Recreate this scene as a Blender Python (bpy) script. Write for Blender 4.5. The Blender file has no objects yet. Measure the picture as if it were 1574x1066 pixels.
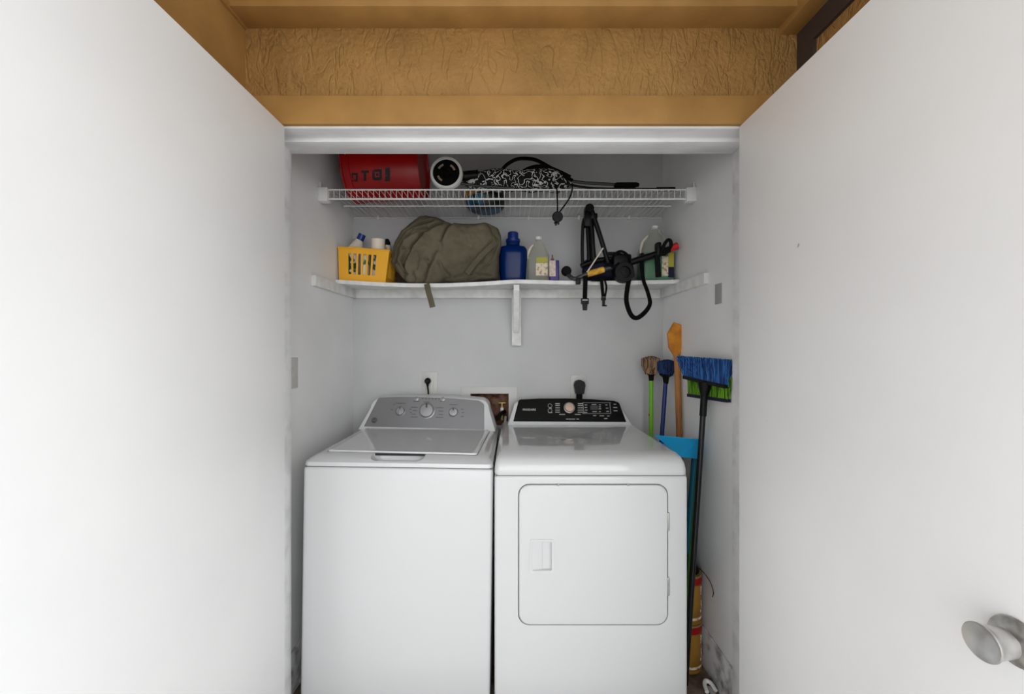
import bpy, bmesh, math, random
from mathutils import Vector, Matrix, noise
random.seed(7)
U = 0.0254                      # every length below is in inches
PI = math.pi
C = bpy.context.scene.collection
S = bpy.context.scene

# ------------------------------------------------------------------ camera, light, exposure
FPX, CX, CY, EYE = 614.0, 787.0, 533.0, 52.3
cam_d = bpy.data.cameras.new('camera')
cam = bpy.data.objects.new('camera', cam_d); C.objects.link(cam)
cam.location = (0, 0, EYE * U); cam.rotation_euler = (PI / 2, 0, 0)
cam_d.sensor_width = 36; cam_d.lens = FPX / 1574 * 36; cam_d.clip_start = 0.02
S.camera = cam

w = bpy.data.worlds.new('sky'); S.world = w; w.use_nodes = True
nt = w.node_tree; bg = nt.nodes['Background']
tc = nt.nodes.new('ShaderNodeTexCoord'); sp = nt.nodes.new('ShaderNodeSeparateXYZ')
nt.links.new(tc.outputs['Generated'], sp.inputs[0])
mr = nt.nodes.new('ShaderNodeMapRange'); mr.inputs['From Min'].default_value = -1; mr.inputs['From Max'].default_value = 1
mr.inputs['To Min'].default_value = 0.75; mr.inputs['To Max'].default_value = 1.75
nt.links.new(sp.outputs['X'], mr.inputs['Value']); nt.links.new(mr.outputs[0], bg.inputs['Strength'])
bg.inputs['Color'].default_value = (0.945, 0.975, 1.0, 1)

sun_d = bpy.data.lights.new('sun', 'SUN'); sun_d.energy = 0.35; sun_d.angle = math.radians(50); sun_d.color = (1, 0.99, 0.97)
sun = bpy.data.objects.new('sun', sun_d); C.objects.link(sun)
sun.rotation_euler = Vector((-0.25, 1.0, -0.32)).to_track_quat('-Z', 'Y').to_euler()   # light travels into the alcove

S.view_settings.view_transform = 'Standard'; S.view_settings.look = 'None'
S.view_settings.gamma = 1; S.view_settings.use_curve_mapping = False
S.view_settings.exposure = 0.78

# ------------------------------------------------------------------ helpers
def px(x, y, D):                 # a pixel of the photograph at depth D -> point in inches
    return Vector(((x - CX) * D / FPX, D, EYE + (CY - y) * D / FPX))

def lin(c):
    return tuple((v / 12.92 if v <= 0.04045 else ((v + 0.055) / 1.055) ** 2.4) for v in (c[0] / 255, c[1] / 255, c[2] / 255)) + (1,)

def mat(name, rgb, rough=0.5, metal=0.0, bump=0.0, bscale=40, rgb2=None, cscale=8, cmin=0.4, cmax=0.6, trans=0.0, coat=0.0, ior=1.45, spec=0.5, bdist=0.002, stretch=None, detail=5, alpha=1.0):
    m = bpy.data.materials.new(name); m.use_nodes = True
    n = m.node_tree; b = n.nodes['Principled BSDF']
    b.inputs['Base Color'].default_value = lin(rgb); b.inputs['Roughness'].default_value = rough
    b.inputs['Metallic'].default_value = metal; b.inputs['Transmission Weight'].default_value = trans
    b.inputs['Coat Weight'].default_value = coat; b.inputs['IOR'].default_value = ior
    b.inputs['Specular IOR Level'].default_value = spec; b.inputs['Alpha'].default_value = alpha
    co = n.nodes.new('ShaderNodeTexCoord'); mp = n.nodes.new('ShaderNodeMapping')
    n.links.new(co.outputs['Object'], mp.inputs[0])
    if stretch: mp.inputs['Scale'].default_value = stretch
    if rgb2:
        t = n.nodes.new('ShaderNodeTexNoise'); t.inputs['Scale'].default_value = cscale; t.inputs['Detail'].default_value = detail
        r = n.nodes.new('ShaderNodeMapRange'); r.inputs['From Min'].default_value = cmin; r.inputs['From Max'].default_value = cmax
        x = n.nodes.new('ShaderNodeMix'); x.data_type = 'RGBA'
        x.inputs[6].default_value = lin(rgb); x.inputs[7].default_value = lin(rgb2)
        n.links.new(mp.outputs[0], t.inputs['Vector']); n.links.new(t.outputs[0], r.inputs[0])
        n.links.new(r.outputs[0], x.inputs[0]); n.links.new(x.outputs[2], b.inputs['Base Color'])
    if bump:
        t2 = n.nodes.new('ShaderNodeTexNoise'); t2.inputs['Scale'].default_value = bscale; t2.inputs['Detail'].default_value = 6
        bp = n.nodes.new('ShaderNodeBump'); bp.inputs['Strength'].default_value = bump; bp.inputs['Distance'].default_value = bdist
        n.links.new(mp.outputs[0], t2.inputs['Vector']); n.links.new(t2.outputs[0], bp.inputs['Height'])
        n.links.new(bp.outputs[0], b.inputs['Normal'])
    return m

class MB:                        # collects shapes into one mesh
    def __init__(s): s.v = []; s.f = []
    def add(s, vs, fs):
        o = len(s.v); s.v += [Vector(v) for v in vs]; s.f += [[i + o for i in f] for f in fs]; return s
    def bm(s, bm):
        bm.verts.index_update(); s.add([v.co.copy() for v in bm.verts], [[v.index for v in f.verts] for f in bm.faces]); bm.free(); return s
    def box(s, x0, x1, y0, y1, z0, z1, bev=0, seg=2, M=None):
        b = bmesh.new(); bmesh.ops.create_cube(b, size=1)
        for v in b.verts: v.co = Vector(((x0 + x1) / 2 + v.co.x * (x1 - x0), (y0 + y1) / 2 + v.co.y * (y1 - y0), (z0 + z1) / 2 + v.co.z * (z1 - z0)))
        if bev: bmesh.ops.bevel(b, geom=b.edges[:], offset=bev, segments=seg, profile=0.5, affect='EDGES')
        if M:
            for v in b.verts: v.co = M @ v.co
        return s.bm(b)
    def rings(s, rs, cap0=True, cap1=True, close=True):
        n = len(rs[0]); vs = [p for r in rs for p in r]; fs = []
        for i in range(len(rs) - 1):
            for j in range(n if close else n - 1):
                k = (j + 1) % n
                fs.append([i * n + j, i * n + k, (i + 1) * n + k, (i + 1) * n + j])
        if cap0: fs.append(list(range(n))[::-1])
        if cap1: fs.append([(len(rs) - 1) * n + j for j in range(n)])
        return s.add(vs, fs)
    def tube(s, pts, r, seg=12, smooth=0, caps=True):
        pts = [Vector(p) for p in pts]
        if smooth: pts = spline(pts, smooth)
        n = len(pts); rad = r if callable(r) else (lambda t: r)
        d0 = (pts[1] - pts[0]).normalized(); u = d0.orthogonal().normalized(); rs = []
        for i, p in enumerate(pts):
            d = (pts[min(i + 1, n - 1)] - pts[max(i - 1, 0)]).normalized()
            u = (u - d * u.dot(d)).normalized(); q = d.cross(u); rr = rad(i / (n - 1))
            rs.append([p + (u * math.cos(a) + q * math.sin(a)) * rr for a in [2 * PI * k / seg for k in range(seg)]])
        return s.rings(rs, caps, caps)
    def strap(s, pts, width, thick=0.08, side=(0, 1, 0), smooth=6):   # flat webbing; width lies across `side`-free direction
        pts = [Vector(p) for p in pts]
        if smooth: pts = spline(pts, smooth)
        n = len(pts); rs = []
        for i, p in enumerate(pts):
            d = (pts[min(i + 1, n - 1)] - pts[max(i - 1, 0)]).normalized()
            sd = Vector(side) if not callable(side) else Vector(side(i / (n - 1)))
            wv = d.cross(sd).normalized(); nn = wv.cross(d).normalized()
            rs.append([p + wv * width / 2 + nn * thick / 2, p - wv * width / 2 + nn * thick / 2, p - wv * width / 2 - nn * thick / 2, p + wv * width / 2 - nn * thick / 2])
        return s.rings(rs)
    def lathe(s, prof, c, axis='z', seg=32, M=None):
        rs = []; op = prof[0][0] > 0.01 and prof[-1][0] > 0.01
        if op: prof = list(prof) + [prof[0]]
        for r, h in prof:
            ring = []
            for k in range(seg):
                a = 2 * PI * k / seg; p = Vector((max(r, 1e-4) * math.cos(a), max(r, 1e-4) * math.sin(a), h))
                if axis == 'y': p = Vector((p.x, p.z, p.y))
                if axis == 'x': p = Vector((p.z, p.x, p.y))
                if M: p = M @ p
                ring.append(p + Vector(c))
            rs.append(ring)
        return s.rings(rs, not op, not op)
    def prism(s, poly, y0, y1):  # polygon in x,z extruded along y
        return s.rings([[Vector((x, y0, z)) for x, z in poly], [Vector((x, y1, z)) for x, z in poly]])
    def build(s, name, m, parent=None, origin=None, smooth=True, angle=35, keep=None):
        o0 = Vector(origin) if origin is not None else (Vector(parent['_o']) if parent is not None and '_o' in parent else Vector((0, 0, 0)))
        me = bpy.data.meshes.new(name)
        me.from_pydata([tuple((v - o0) * U) for v in s.v], [], s.f)
        b = bmesh.new(); b.from_mesh(me); bmesh.ops.recalc_face_normals(b, faces=b.faces[:]); b.to_mesh(me); b.free()
        me.materials.append(m)
        if smooth:
            me.polygons.foreach_set('use_smooth', [True] * len(me.polygons))
            try: me.set_sharp_from_angle(angle=math.radians(angle))
            except Exception: pass
        o = bpy.data.objects.new(name, me); C.objects.link(o)
        if parent is None: o.location = o0 * U
        else:
            o.parent = parent
        o['_o'] = list(o0)
        return o

def spline(pts, k):
    out = []; n = len(pts)
    for i in range(n - 1):
        p0, p1, p2, p3 = pts[max(i - 1, 0)], pts[i], pts[i + 1], pts[min(i + 2, n - 1)]
        for j in range(k):
            t = j / k
            out.append(0.5 * ((2 * p1) + (p2 - p0) * t + (2 * p0 - 5 * p1 + 4 * p2 - p3) * t * t + (3 * p1 - p0 - 3 * p2 + p3) * t ** 3))
    out.append(pts[-1]); return out

def cut(o, mb):                  # subtract a shape from a mesh object
    c = mb.build('cutter', o.data.materials[0], None, origin=o['_o'])
    c.location = o.location if o.parent is None else (0, 0, 0)
    if o.parent is not None: c.parent = o.parent
    bpy.context.view_layer.update()
    md = o.modifiers.new('b', 'BOOLEAN'); md.operation = 'DIFFERENCE'; md.object = c; md.solver = 'EXACT'
    dg = bpy.context.evaluated_depsgraph_get(); me = bpy.data.meshes.new_from_object(o.evaluated_get(dg))
    o.modifiers.clear(); o.data = me
    bpy.data.objects.remove(c)
    try: me.set_sharp_from_angle(angle=math.radians(30))
    except Exception: pass

def thing(name, label, cat, loc, group=None):
    o = bpy.data.objects.new(name, None); C.objects.link(o); o.location = Vector(loc) * U; o.empty_display_size = 0.05
    o['label'] = label; o['category'] = cat; o['_o'] = list(loc)
    if group: o['group'] = group
    return o
def tag(o, label, cat, group=None):
    o['label'] = label; o['category'] = cat
    if group: o['group'] = group
    return o
def struct(name, mb, m, parent=None, **k):
    o = mb.build(name, m, parent, **k)
    if parent is None: o['kind'] = 'structure'
    return o
def rrect(x0, x1, z0, z1, r, k=6):
    out = []
    for cx, cz, a0 in ((x1 - r, z1 - r, 0), (x0 + r, z1 - r, PI / 2), (x0 + r, z0 + r, PI), (x1 - r, z0 + r, 1.5 * PI)):
        for i in range(k + 1):
            a = a0 + PI / 2 * i / k; out.append((cx + r * math.cos(a), cz + r * math.sin(a)))
    return out
def text(name, body, size, loc, m, parent, rot=(PI / 2, 0, 0), M=None, depth=0.01, align='CENTER', bold=0.0, sx=1.0):
    cu = bpy.data.curves.new(name, 'FONT'); cu.body = body; cu.size = size * U; cu.extrude = depth * U; cu.offset = bold * U
    cu.align_x = align; cu.align_y = 'CENTER'; cu.resolution_u = 3
    t = bpy.data.objects.new('t', cu); C.objects.link(t)
    dg = bpy.context.evaluated_depsgraph_get(); me = bpy.data.meshes.new_from_object(t.evaluated_get(dg)); bpy.data.objects.remove(t)
    me.name = name; me.materials.clear(); me.materials.append(m)
    o = bpy.data.objects.new(name, me); C.objects.link(o)
    if parent is not None: o.parent = parent
    L = (Vector(loc) - (Vector(parent['_o']) if parent is not None else Vector((0, 0, 0)))) * U
    from mathutils import Euler
    R = (M if M else Euler(rot).to_matrix())
    for v in me.vertices:
        v.co.x *= sx; v.co = R @ v.co + L
    return o

# ------------------------------------------------------------------ materials
def wall_mat(name, rgb, rgb2, speck=True, rough=0.55, thr=0.79, cs=3, bump=0.25):
    m = mat(name, rgb, rough, rgb2=rgb2, cscale=cs, cmin=0.35, cmax=0.7, bump=bump, bscale=60, bdist=0.0012)
    if speck:                    # sparse small scuffs and chips
        n = m.node_tree; b = n.nodes['Principled BSDF']; co = n.nodes['Texture Coordinate'] if 'Texture Coordinate' in n.nodes else [x for x in n.nodes if x.type == 'TEX_COORD'][0]
        v = n.nodes.new('ShaderNodeTexNoise'); v.inputs['Scale'].default_value = 24; v.inputs['Detail'].default_value = 3
        r = n.nodes.new('ShaderNodeMapRange'); r.inputs['From Min'].default_value = thr; r.inputs['From Max'].default_value = thr + 0.04
        x = n.nodes.new('ShaderNodeMix'); x.data_type = 'RGBA'; x.inputs[7].default_value = lin((70, 68, 66))
        src = b.inputs['Base Color'].links[0].from_socket
        n.links.new(co.outputs['Object'], v.inputs['Vector']); n.links.new(v.outputs[0], r.inputs[0])
        n.links.new(r.outputs[0], x.inputs[0]); n.links.new(src, x.inputs[6]); n.links.new(x.outputs[2], b.inputs['Base Color'])
    return m
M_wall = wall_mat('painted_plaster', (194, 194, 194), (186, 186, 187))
M_side_lit = wall_mat('painted_side_wall_lit', (236, 236, 236), (226, 226, 226))  # lighter copy of the wall paint; brighter light on the sides put into colour
M_door = wall_mat('painted_door', (247, 247, 247), (242, 242, 243), thr=0.80, rough=0.42, bump=0.08)
M_jamb = mat('painted_jamb', (242, 242, 243), 0.45, rgb2=(216, 216, 217), cscale=14, cmin=0.45, cmax=0.75, bump=0.15, bscale=30, stretch=(0.3, 1, 1))
M_shelf = mat('painted_shelf', (226, 226, 224), 0.5, rgb2=(205, 204, 200), cscale=18, cmin=0.4, cmax=0.7, bump=0.15, bscale=40)
M_base = mat('scuffed_baseboard', (205, 205, 206), 0.5, rgb2=(95, 92, 90), cscale=16, cmin=0.5, cmax=0.72, bump=0.3)
M_tan = mat('tan_paint', (176, 133, 74), 0.65, rgb2=(160, 119, 64), cscale=9, cmin=0.35, cmax=0.7, bump=0.4, bscale=45, bdist=0.002)
M_enamel = mat('white_enamel', (208, 209, 210), 0.22, coat=0.3)
M_gloss = mat('glossy_enamel_top', (206, 207, 208), 0.1, coat=0.6)
M_enamel2 = mat('white_plastic', (208, 209, 210), 0.3)
M_seam = mat('dark_seam', (40, 40, 41), 0.7)
M_panelg = mat('silver_panel', (126, 126, 128), 0.35, metal=0.25)
M_knobg = mat('silver_knob', (150, 150, 152), 0.3, metal=0.5)
M_darkg = mat('dark_print', (60, 60, 62), 0.5)
M_black = mat('black_plastic', (8, 8, 9), 0.42, spec=0.25)
M_blackpanel = mat('gloss_black_panel', (7, 7, 7), 0.3, spec=0.2)
M_rubber = mat('black_rubber', (9, 9, 9), 0.75, spec=0.2)
M_web = mat('black_webbing', (8, 8, 9), 0.9, spec=0.15, bump=0.4, bscale=300)
M_print = mat('pale_print', (190, 190, 190), 0.5)
M_knobd = mat('bronze_silver_knob', (205, 185, 170), 0.28, metal=0.6)
M_wire = mat('white_vinyl_wire', (225, 225, 223), 0.4)
M_red = mat('red_plastic', (170, 8, 10), 0.35, rgb2=(150, 5, 8), cscale=5)
M_redd = mat('dark_red_plastic', (95, 4, 6), 0.5)
M_yellow = mat('yellow_plastic', (236, 172, 44), 0.38)
M_cream = mat('cream_plastic', (226, 214, 196), 0.4)
M_bluecap = mat('blue_cap', (22, 50, 120), 0.35)
M_olive = mat('olive_canvas', (102, 95, 78), 0.92, spec=.15, rgb2=(86, 80, 66), cscale=7, bump=0.5, bscale=28, bdist=0.006)
M_bluebot = mat('blue_translucent_plastic', (3, 46, 120), 0.2, trans=0.5, ior=1.3)
M_bluedk = mat('blue_plastic', (16, 44, 110), 0.3)
M_clear = mat('clear_plastic', (232, 232, 222), 0.18, trans=0.85, ior=1.15)
M_label = mat('paper_label', (218, 205, 180), 0.6, rgb2=(170, 140, 110), cscale=70, cmin=0.5, cmax=0.62)
M_ylabel = mat('yellow_green_label', (170, 165, 60), 0.6)
M_white = mat('white_cap', (225, 225, 222), 0.45)
M_purple = mat('purple_plastic', (50, 38, 110), 0.4)
M_grliq = mat('green_liquid', (14, 150, 104), 0.3, trans=0.15, ior=1.33)
M_metal = mat('satin_nickel', (205, 204, 202), 0.3, metal=0.85, rgb2=(185, 184, 182), cscale=30)
M_metaldk = mat('worn_nickel', (186, 184, 180), 0.35, metal=0.75, rgb2=(140, 137, 132), cscale=40, cmin=0.5, cmax=0.7)
M_bronze = mat('dark_bronze_frame', (66, 56, 50), 0.6, bump=0.2, bscale=80)
M_brass = mat('aged_brass', (176, 150, 96), 0.4, metal=0.7)
M_rust = mat('rusty_box_lining', (128, 92, 72), 0.85, rgb2=(66, 40, 30), cscale=26, cmin=0.42, cmax=0.62, bump=0.5)
M_plate = mat('outlet_plate', (196, 195, 191), 0.4)
M_wood = mat('wooden_handle', (178, 120, 62), 0.5, rgb2=(140, 88, 42), cscale=20, stretch=(1, 1, 0.15))
M_orange = mat('orange_paint', (214, 142, 28), 0.5, rgb2=(180, 110, 20), cscale=16)
M_green = mat('lime_plastic', (112, 176, 34), 0.4)
M_navy = mat('navy_plastic', (18, 38, 104), 0.4)
M_bblue = mat('blue_bristles', (50, 112, 182), 0.7, rgb2=(14, 46, 104), cscale=160, cmin=0.42, cmax=0.58, stretch=(1, 1, 0.06), detail=2)
M_bnavy = mat('navy_bristles', (34, 66, 124), 0.7, rgb2=(8, 18, 44), cscale=160, cmin=0.42, cmax=0.58, stretch=(1, 1, 0.06), detail=2)
M_bgreen = mat('lime_bristles', (128, 190, 40), 0.7, rgb2=(50, 92, 12), cscale=160, cmin=0.42, cmax=0.58, stretch=(1, 1, 0.06), detail=2)
M_straw = mat('straw_bristles', (172, 138, 104), 0.7, rgb2=(70, 50, 36), cscale=160, cmin=0.42, cmax=0.58, stretch=(1, 1, 0.06), detail=2)
M_cyan = mat('cyan_plastic', (10, 150, 205), 0.38)
M_teal = mat('teal_handle', (6, 96, 120), 0.4)
M_gold = mat('gold_can_label', (160, 116, 40), 0.4, metal=0.2, rgb2=(138, 98, 32), cscale=10)
M_redlab = mat('red_band', (200, 28, 30), 0.4)
M_floor = mat('worn_tile_floor', (120, 104, 92), 0.7, rgb2=(62, 46, 36), cscale=10, cmin=0.42, cmax=0.62, bump=0.5, bscale=25)
M_conc = mat('pale_concrete', (216, 214, 210), 0.8, rgb2=(200, 198, 194), cscale=4, bump=0.3)
M_grey = mat('grey_patch', (158, 158, 158), 0.6)
M_tube = mat('dark_grey_tube', (70, 70, 72), 0.35, metal=0.4)
M_navybag = mat('navy_cloth', (24, 20, 52), 0.8, bump=0.4)

def squiggle():
    m = mat('black_cloth_white_doodles', (12, 12, 13), 0.85); n = m.node_tree; b = n.nodes['Principled BSDF']
    co = [x for x in n.nodes if x.type == 'TEX_COORD'][0]
    t = n.nodes.new('ShaderNodeTexNoise'); t.inputs['Scale'].default_value = 46; t.inputs['Detail'].default_value = 0.3; t.inputs['Distortion'].default_value = 0.9
    a = n.nodes.new('ShaderNodeMath'); a.operation = 'SUBTRACT'; a.inputs[1].default_value = 0.5
    c = n.nodes.new('ShaderNodeMath'); c.operation = 'ABSOLUTE'
    d = n.nodes.new('ShaderNodeMapRange'); d.inputs['From Min'].default_value = 0.035; d.inputs['From Max'].default_value = 0.055; d.inputs['To Min'].default_value = 1; d.inputs['To Max'].default_value = 0
    x = n.nodes.new('ShaderNodeMix'); x.data_type = 'RGBA'; x.inputs[6].default_value = lin((10, 10, 11)); x.inputs[7].default_value = lin((205, 205, 205))
    n.links.new(co.outputs['Object'], t.inputs['Vector']); n.links.new(t.outputs[0], a.inputs[0]); n.links.new(a.outputs[0], c.inputs[0])
    n.links.new(c.outputs[0], d.inputs[0]); n.links.new(d.outputs[0], x.inputs[0]); n.links.new(x.outputs[2], b.inputs['Base Color'])
    return m
M_doodle = squiggle()

def stucco():                    # heavy knock-down render with vertical runs
    m = mat('tan_stucco', (168, 127, 71), 0.7, rgb2=(150, 112, 60), cscale=7, cmin=0.35, cmax=0.7)
    n = m.node_tree; b = n.nodes['Principled BSDF']; co = [x for x in n.nodes if x.type == 'TEX_COORD'][0]
    mp = n.nodes.new('ShaderNodeMapping'); mp.inputs['Scale'].default_value = (1.0, 1.0, 0.45)
    t = n.nodes.new('ShaderNodeTexNoise'); t.inputs['Scale'].default_value = 19; t.inputs['Detail'].default_value = 3; t.inputs['Distortion'].default_value = 0.8
    a = n.nodes.new('ShaderNodeMath'); a.operation = 'SUBTRACT'; a.inputs[1].default_value = 0.5
    c = n.nodes.new('ShaderNodeMath'); c.operation = 'ABSOLUTE'
    d = n.nodes.new('ShaderNodeMapRange'); d.inputs['From Min'].default_value = 0.0; d.inputs['From Max'].default_value = 0.06; d.inputs['To Min'].default_value = 0.5; d.inputs['To Max'].default_value = 1
    t2 = n.nodes.new('ShaderNodeTexNoise'); t2.inputs['Scale'].default_value = 60; t2.inputs['Detail'].default_value = 4
    ad = n.nodes.new('ShaderNodeMath'); ad.operation = 'MULTIPLY_ADD'; ad.inputs[1].default_value = 1.6
    bp = n.nodes.new('ShaderNodeBump'); bp.inputs['Strength'].default_value = 0.75; bp.inputs['Distance'].default_value = 0.006
    n.links.new(co.outputs['Object'], mp.inputs[0]); n.links.new(mp.outputs[0], t.inputs['Vector']); n.links.new(t.outputs[0], a.inputs[0]); n.links.new(a.outputs[0], c.inputs[0])
    n.links.new(c.outputs[0], d.inputs[0]); n.links.new(co.outputs['Object'], t2.inputs['Vector']); n.links.new(t2.outputs[0], ad.inputs[0]); n.links.new(d.outputs[0], ad.inputs[2])
    n.links.new(ad.outputs[0], bp.inputs['Height']); n.links.new(bp.outputs[0], b.inputs['Normal'])
    return m
M_stucco = stucco()

# ------------------------------------------------------------------ the setting
XL, XR, YB = -33.4, 31.7, 84.0      # closet walls
YF, YJ = 51.2, 56.6                 # front and rear of the door jamb
ZH = EYE + 27.3                     # underside of the head stop
CEIL = 96.0
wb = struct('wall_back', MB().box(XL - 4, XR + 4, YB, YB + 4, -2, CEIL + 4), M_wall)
cut(wb, MB().box((723 - CX) * YB / FPX, (782 - CX) * YB / FPX, YB - 1, YB + 3.2, EYE - 16.5, EYE - 9.75))
struct('wall_left', MB().box(XL - 4, XL, YJ - 0.2, YB, -2, CEIL + 4), M_side_lit)
struct('wall_right', MB().box(XR, XR + 4, YJ - 0.2, YB, -2, CEIL + 4), M_side_lit)
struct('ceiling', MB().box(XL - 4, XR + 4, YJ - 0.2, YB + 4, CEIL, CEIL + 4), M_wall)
struct('floor', MB().box(XL - 4, XR + 4, YF, YB + 4, -4, 0), M_floor)
struct('floor_outside', MB().box(-300, 300, -400, YF, -4, -0.3), M_conc)
struct('baseboard_right', MB().box(XR - 0.45, XR, YJ, YB, 0, 6.4, 0.15), M_base)
struct('baseboard_left', MB().box(XL, XL + 0.45, YJ, YB, 0, 6.4, 0.15), M_base)
struct('baseboard_back', MB().box(XL + 0.45, XR - 0.45, YB - 0.45, YB, 0, 6.4, 0.15), M_base)
# front wall either side of the opening and above it
struct('wall_front_left', MB().box(-60, -31.7, YF, YJ - 0.2, -2, CEIL + 8), M_stucco)
struct('wall_front_right', MB().box(31.7, 60, YF, YJ - 0.2, -2, CEIL + 8), M_stucco)
struct('wall_front_top', MB().box(-31.7, 31.7, YF, YJ - 0.2, EYE + 28.3, CEIL + 8), M_stucco)
# jamb with its rabbet and stop
struct('trim_jamb_left', MB().box(-31.7, -31.25, YF + 0.1, YJ, 0, EYE + 28.3, 0.05).box(-31.25, -30.75 - 0.1, 53.2, YJ - 0.9, 0, ZH + 0.4, 0.08), M_jamb)
struct('trim_jamb_right', MB().box(31.2, 31.7, YF + 0.1, YJ, 0, EYE + 28.3, 0.05), M_jamb)
struct('trim_head', MB().box(-31.2, 31.2, YF - 0.3, YJ, EYE + 27.85, EYE + 28.5, 0.06).box(-31.2, 31.2, 53.2, YJ, ZH, EYE + 27.9, 0.08), M_jamb)
# tan trim board, stucco lintel, beam
struct('trim_lintel_board', MB().box(-35.5, 35.9, 50.35, YF, EYE + 28.1, EYE + 31.7, 0.08), M_tan)
struct('trim_stucco_lintel', MB().box(-33.9, 36.2, 50.7, YF, EYE + 31.7, EYE + 40.6, 0.05), M_stucco)
struct('trim_beam_front', MB().box(-36, 34.0, 47.4, YF, EYE + 40.45, EYE + 46.5, 0.15), M_tan)
struct('wall_outside_left', MB().box(-38, -33.9, 8, YF, -2, EYE + 47), M_tan)
struct('trim_beam_left', MB().box(-34.3, -33.55, 8, YF, EYE + 40.2, EYE + 46.5, 0.1), M_tan)
struct('trim_beam_right', MB().box(33.9, 36.6, -20, YF, EYE + 39.6, EYE + 46.5, 0.35), M_tan)
struct('wall_outside_right', MB().box(36.6, 40, 10, YF, -2, EYE + 46.5), M_stucco)
struct('trim_dark_frame', MB().box(36.15, 36.6, 48.0, 51.1, 0, EYE + 39.6).box(36.15, 36.6, 10, 48.0, EYE + 37.0, EYE + 39.6), M_bronze)
struct('ceiling_outside', MB().box(-60, 60, -24, YF, EYE + 46.5, EYE + 50), M_conc)  # out of view; reach and pale colour shaped to control light on the doors

# doors, open square to the wall
def slab(name, x0, x1):
    d = MB().box(x0, x1, 20.3, 50.3, 0.5, EYE + 27.7, 0.06).build(name, M_door)
    d['kind'] = 'structure'; return d
dL = slab('door_1', -30.35, -28.6); dR = slab('door_2', 28.6, 30.35)
kz = EYE - 16.7; ky = 22.6
k = MB().lathe([(0.0, 0), (1.3, 0), (1.34, -0.08), (1.28, -0.2), (0.95, -0.32), (0.5, -0.42), (0.48, -0.5), (0, -0.5)], (28.6, ky, kz), 'x', 40).build('knob_rosette', M_metaldk, dR)
k = MB().lathe([(0.0, -0.4), (0.5, -0.4), (0.5, -0.62), (0.7, -0.66), (0.76, -0.72), (0.8, -1.0), (0.84, -1.4), (0.9, -1.75), (0.96, -1.92), (1.0, -2.0), (1.0, -2.05), (0.96, -2.08), (0.9, -2.05), (0.7, -1.97), (0.4, -1.9), (0, -1.87)], (28.6, ky, kz), 'x', 48).build('door_knob', M_metal, dR)
for zz in (10, 40, 70):
    for d, xx in ((dL, -30.35), (dR, 30.35)):
        MB().tube([(xx, 50.55, zz - 1.7), (xx, 50.55, zz + 1.7)], 0.25).build('hinge', M_metal, d)

# ------------------------------------------------------------------ washer
WX0, WX1, WY0 = -30.25, -3.2, 56.8
t = thing('washing_machine', 'white top-loading washing machine with a silver control panel, left of the dryer', 'washing machine', (-16.7, 68, 0))
MB().box(WX0, WX1, WY0, 81.5, 1.0, 35.1, 0.45, 3).build('cabinet', M_enamel, t)
for xx in (-28.5, -5):
    for yy in (59, 79): MB().lathe([(0.8, 0), (0.8, 0.5), (0.4, 0.6), (0.4, 1.2)], (xx, yy, 0), 'z', 16).build('foot', M_rubber, t)
MB().box(WX0 + 0.25, WX1 - 0.25, WY0 + 0.25, 81.0, 35.0, 35.3).build('seam', M_seam, t)
rs = []
for z, i, f in ((35.22, 0.05, 0.0), (35.3, 0, 0), (35.75, 0.08, 0.12), (36.1, 0.45, 0.75), (36.38, 0.95, 1.6), (36.5, 1.6, 2.4)):
    rs.append([Vector((x, y, z)) for x, y in rrect(WX0 + i, WX1 - i, WY0 + f, 81.5 - i * 0.3, 0.8)])
tp = MB().rings(rs).build('top_panel', M_gloss, t, angle=50)
def Wp(x, y, z=36.5):            # pixel on the washer top plane
    D = (EYE - z) * FPX / (y - CY); return ((x - CX) * D / FPX, D)
# scooped finger pocket under the lid edge
pk = MB()
prs = []
for dz, s in ((1.2, 1.1), (0.0, 1.0), (-0.45, 0.92), (-0.75, 0.8)):
    prs.append([Vector((-17.2 + x * s, 58.75 + y * s, 36.1 + dz)) for x, y in rrect(-3.8, 3.8, -1.55, 1.2, 0.9)])
cut(tp, MB().rings(prs))
MB().box(-20.9, -13.5, 59.45, 59.6, 36.12, 36.42).build('pocket_slot', M_seam, t)
ld = [Wp(497, 695.5), Wp(728, 697.5), (-4.75, 75.6), (-28.4, 75.6)]
def lidring(z, g): 
    c = Vector((-16.6, 67.5)); pts = []
    P4 = [Vector(p) for p in ld]
    n = len(P4)
    for i in range(4):
        a, b, d = P4[i - 1], P4[i], P4[(i + 1) % 4]
        u = (a - b).normalized(); v = (d - b).normalized()
        for q in range(6):
            tt = q / 5; r = 0.5
            p = (b + u * r) * (1 - tt) ** 2 + b * 2 * tt * (1 - tt) + (b + v * r) * tt * tt
            pts.append(p + (c - p).normalized() * g)
    return [Vector((p.x, p.y, z)) for p in pts]
MB().rings([lidring(36.47, -0.06), lidring(36.53, -0.06)]).build('lid_seam', M_seam, t)
MB().rings([lidring(36.45, 0.02), lidring(36.68, 0.02), lidring(36.78, 0.14), lidring(36.72, 1.1), lidring(36.72, 1.2)]).build('lid', M_gloss, t, angle=50)
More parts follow.
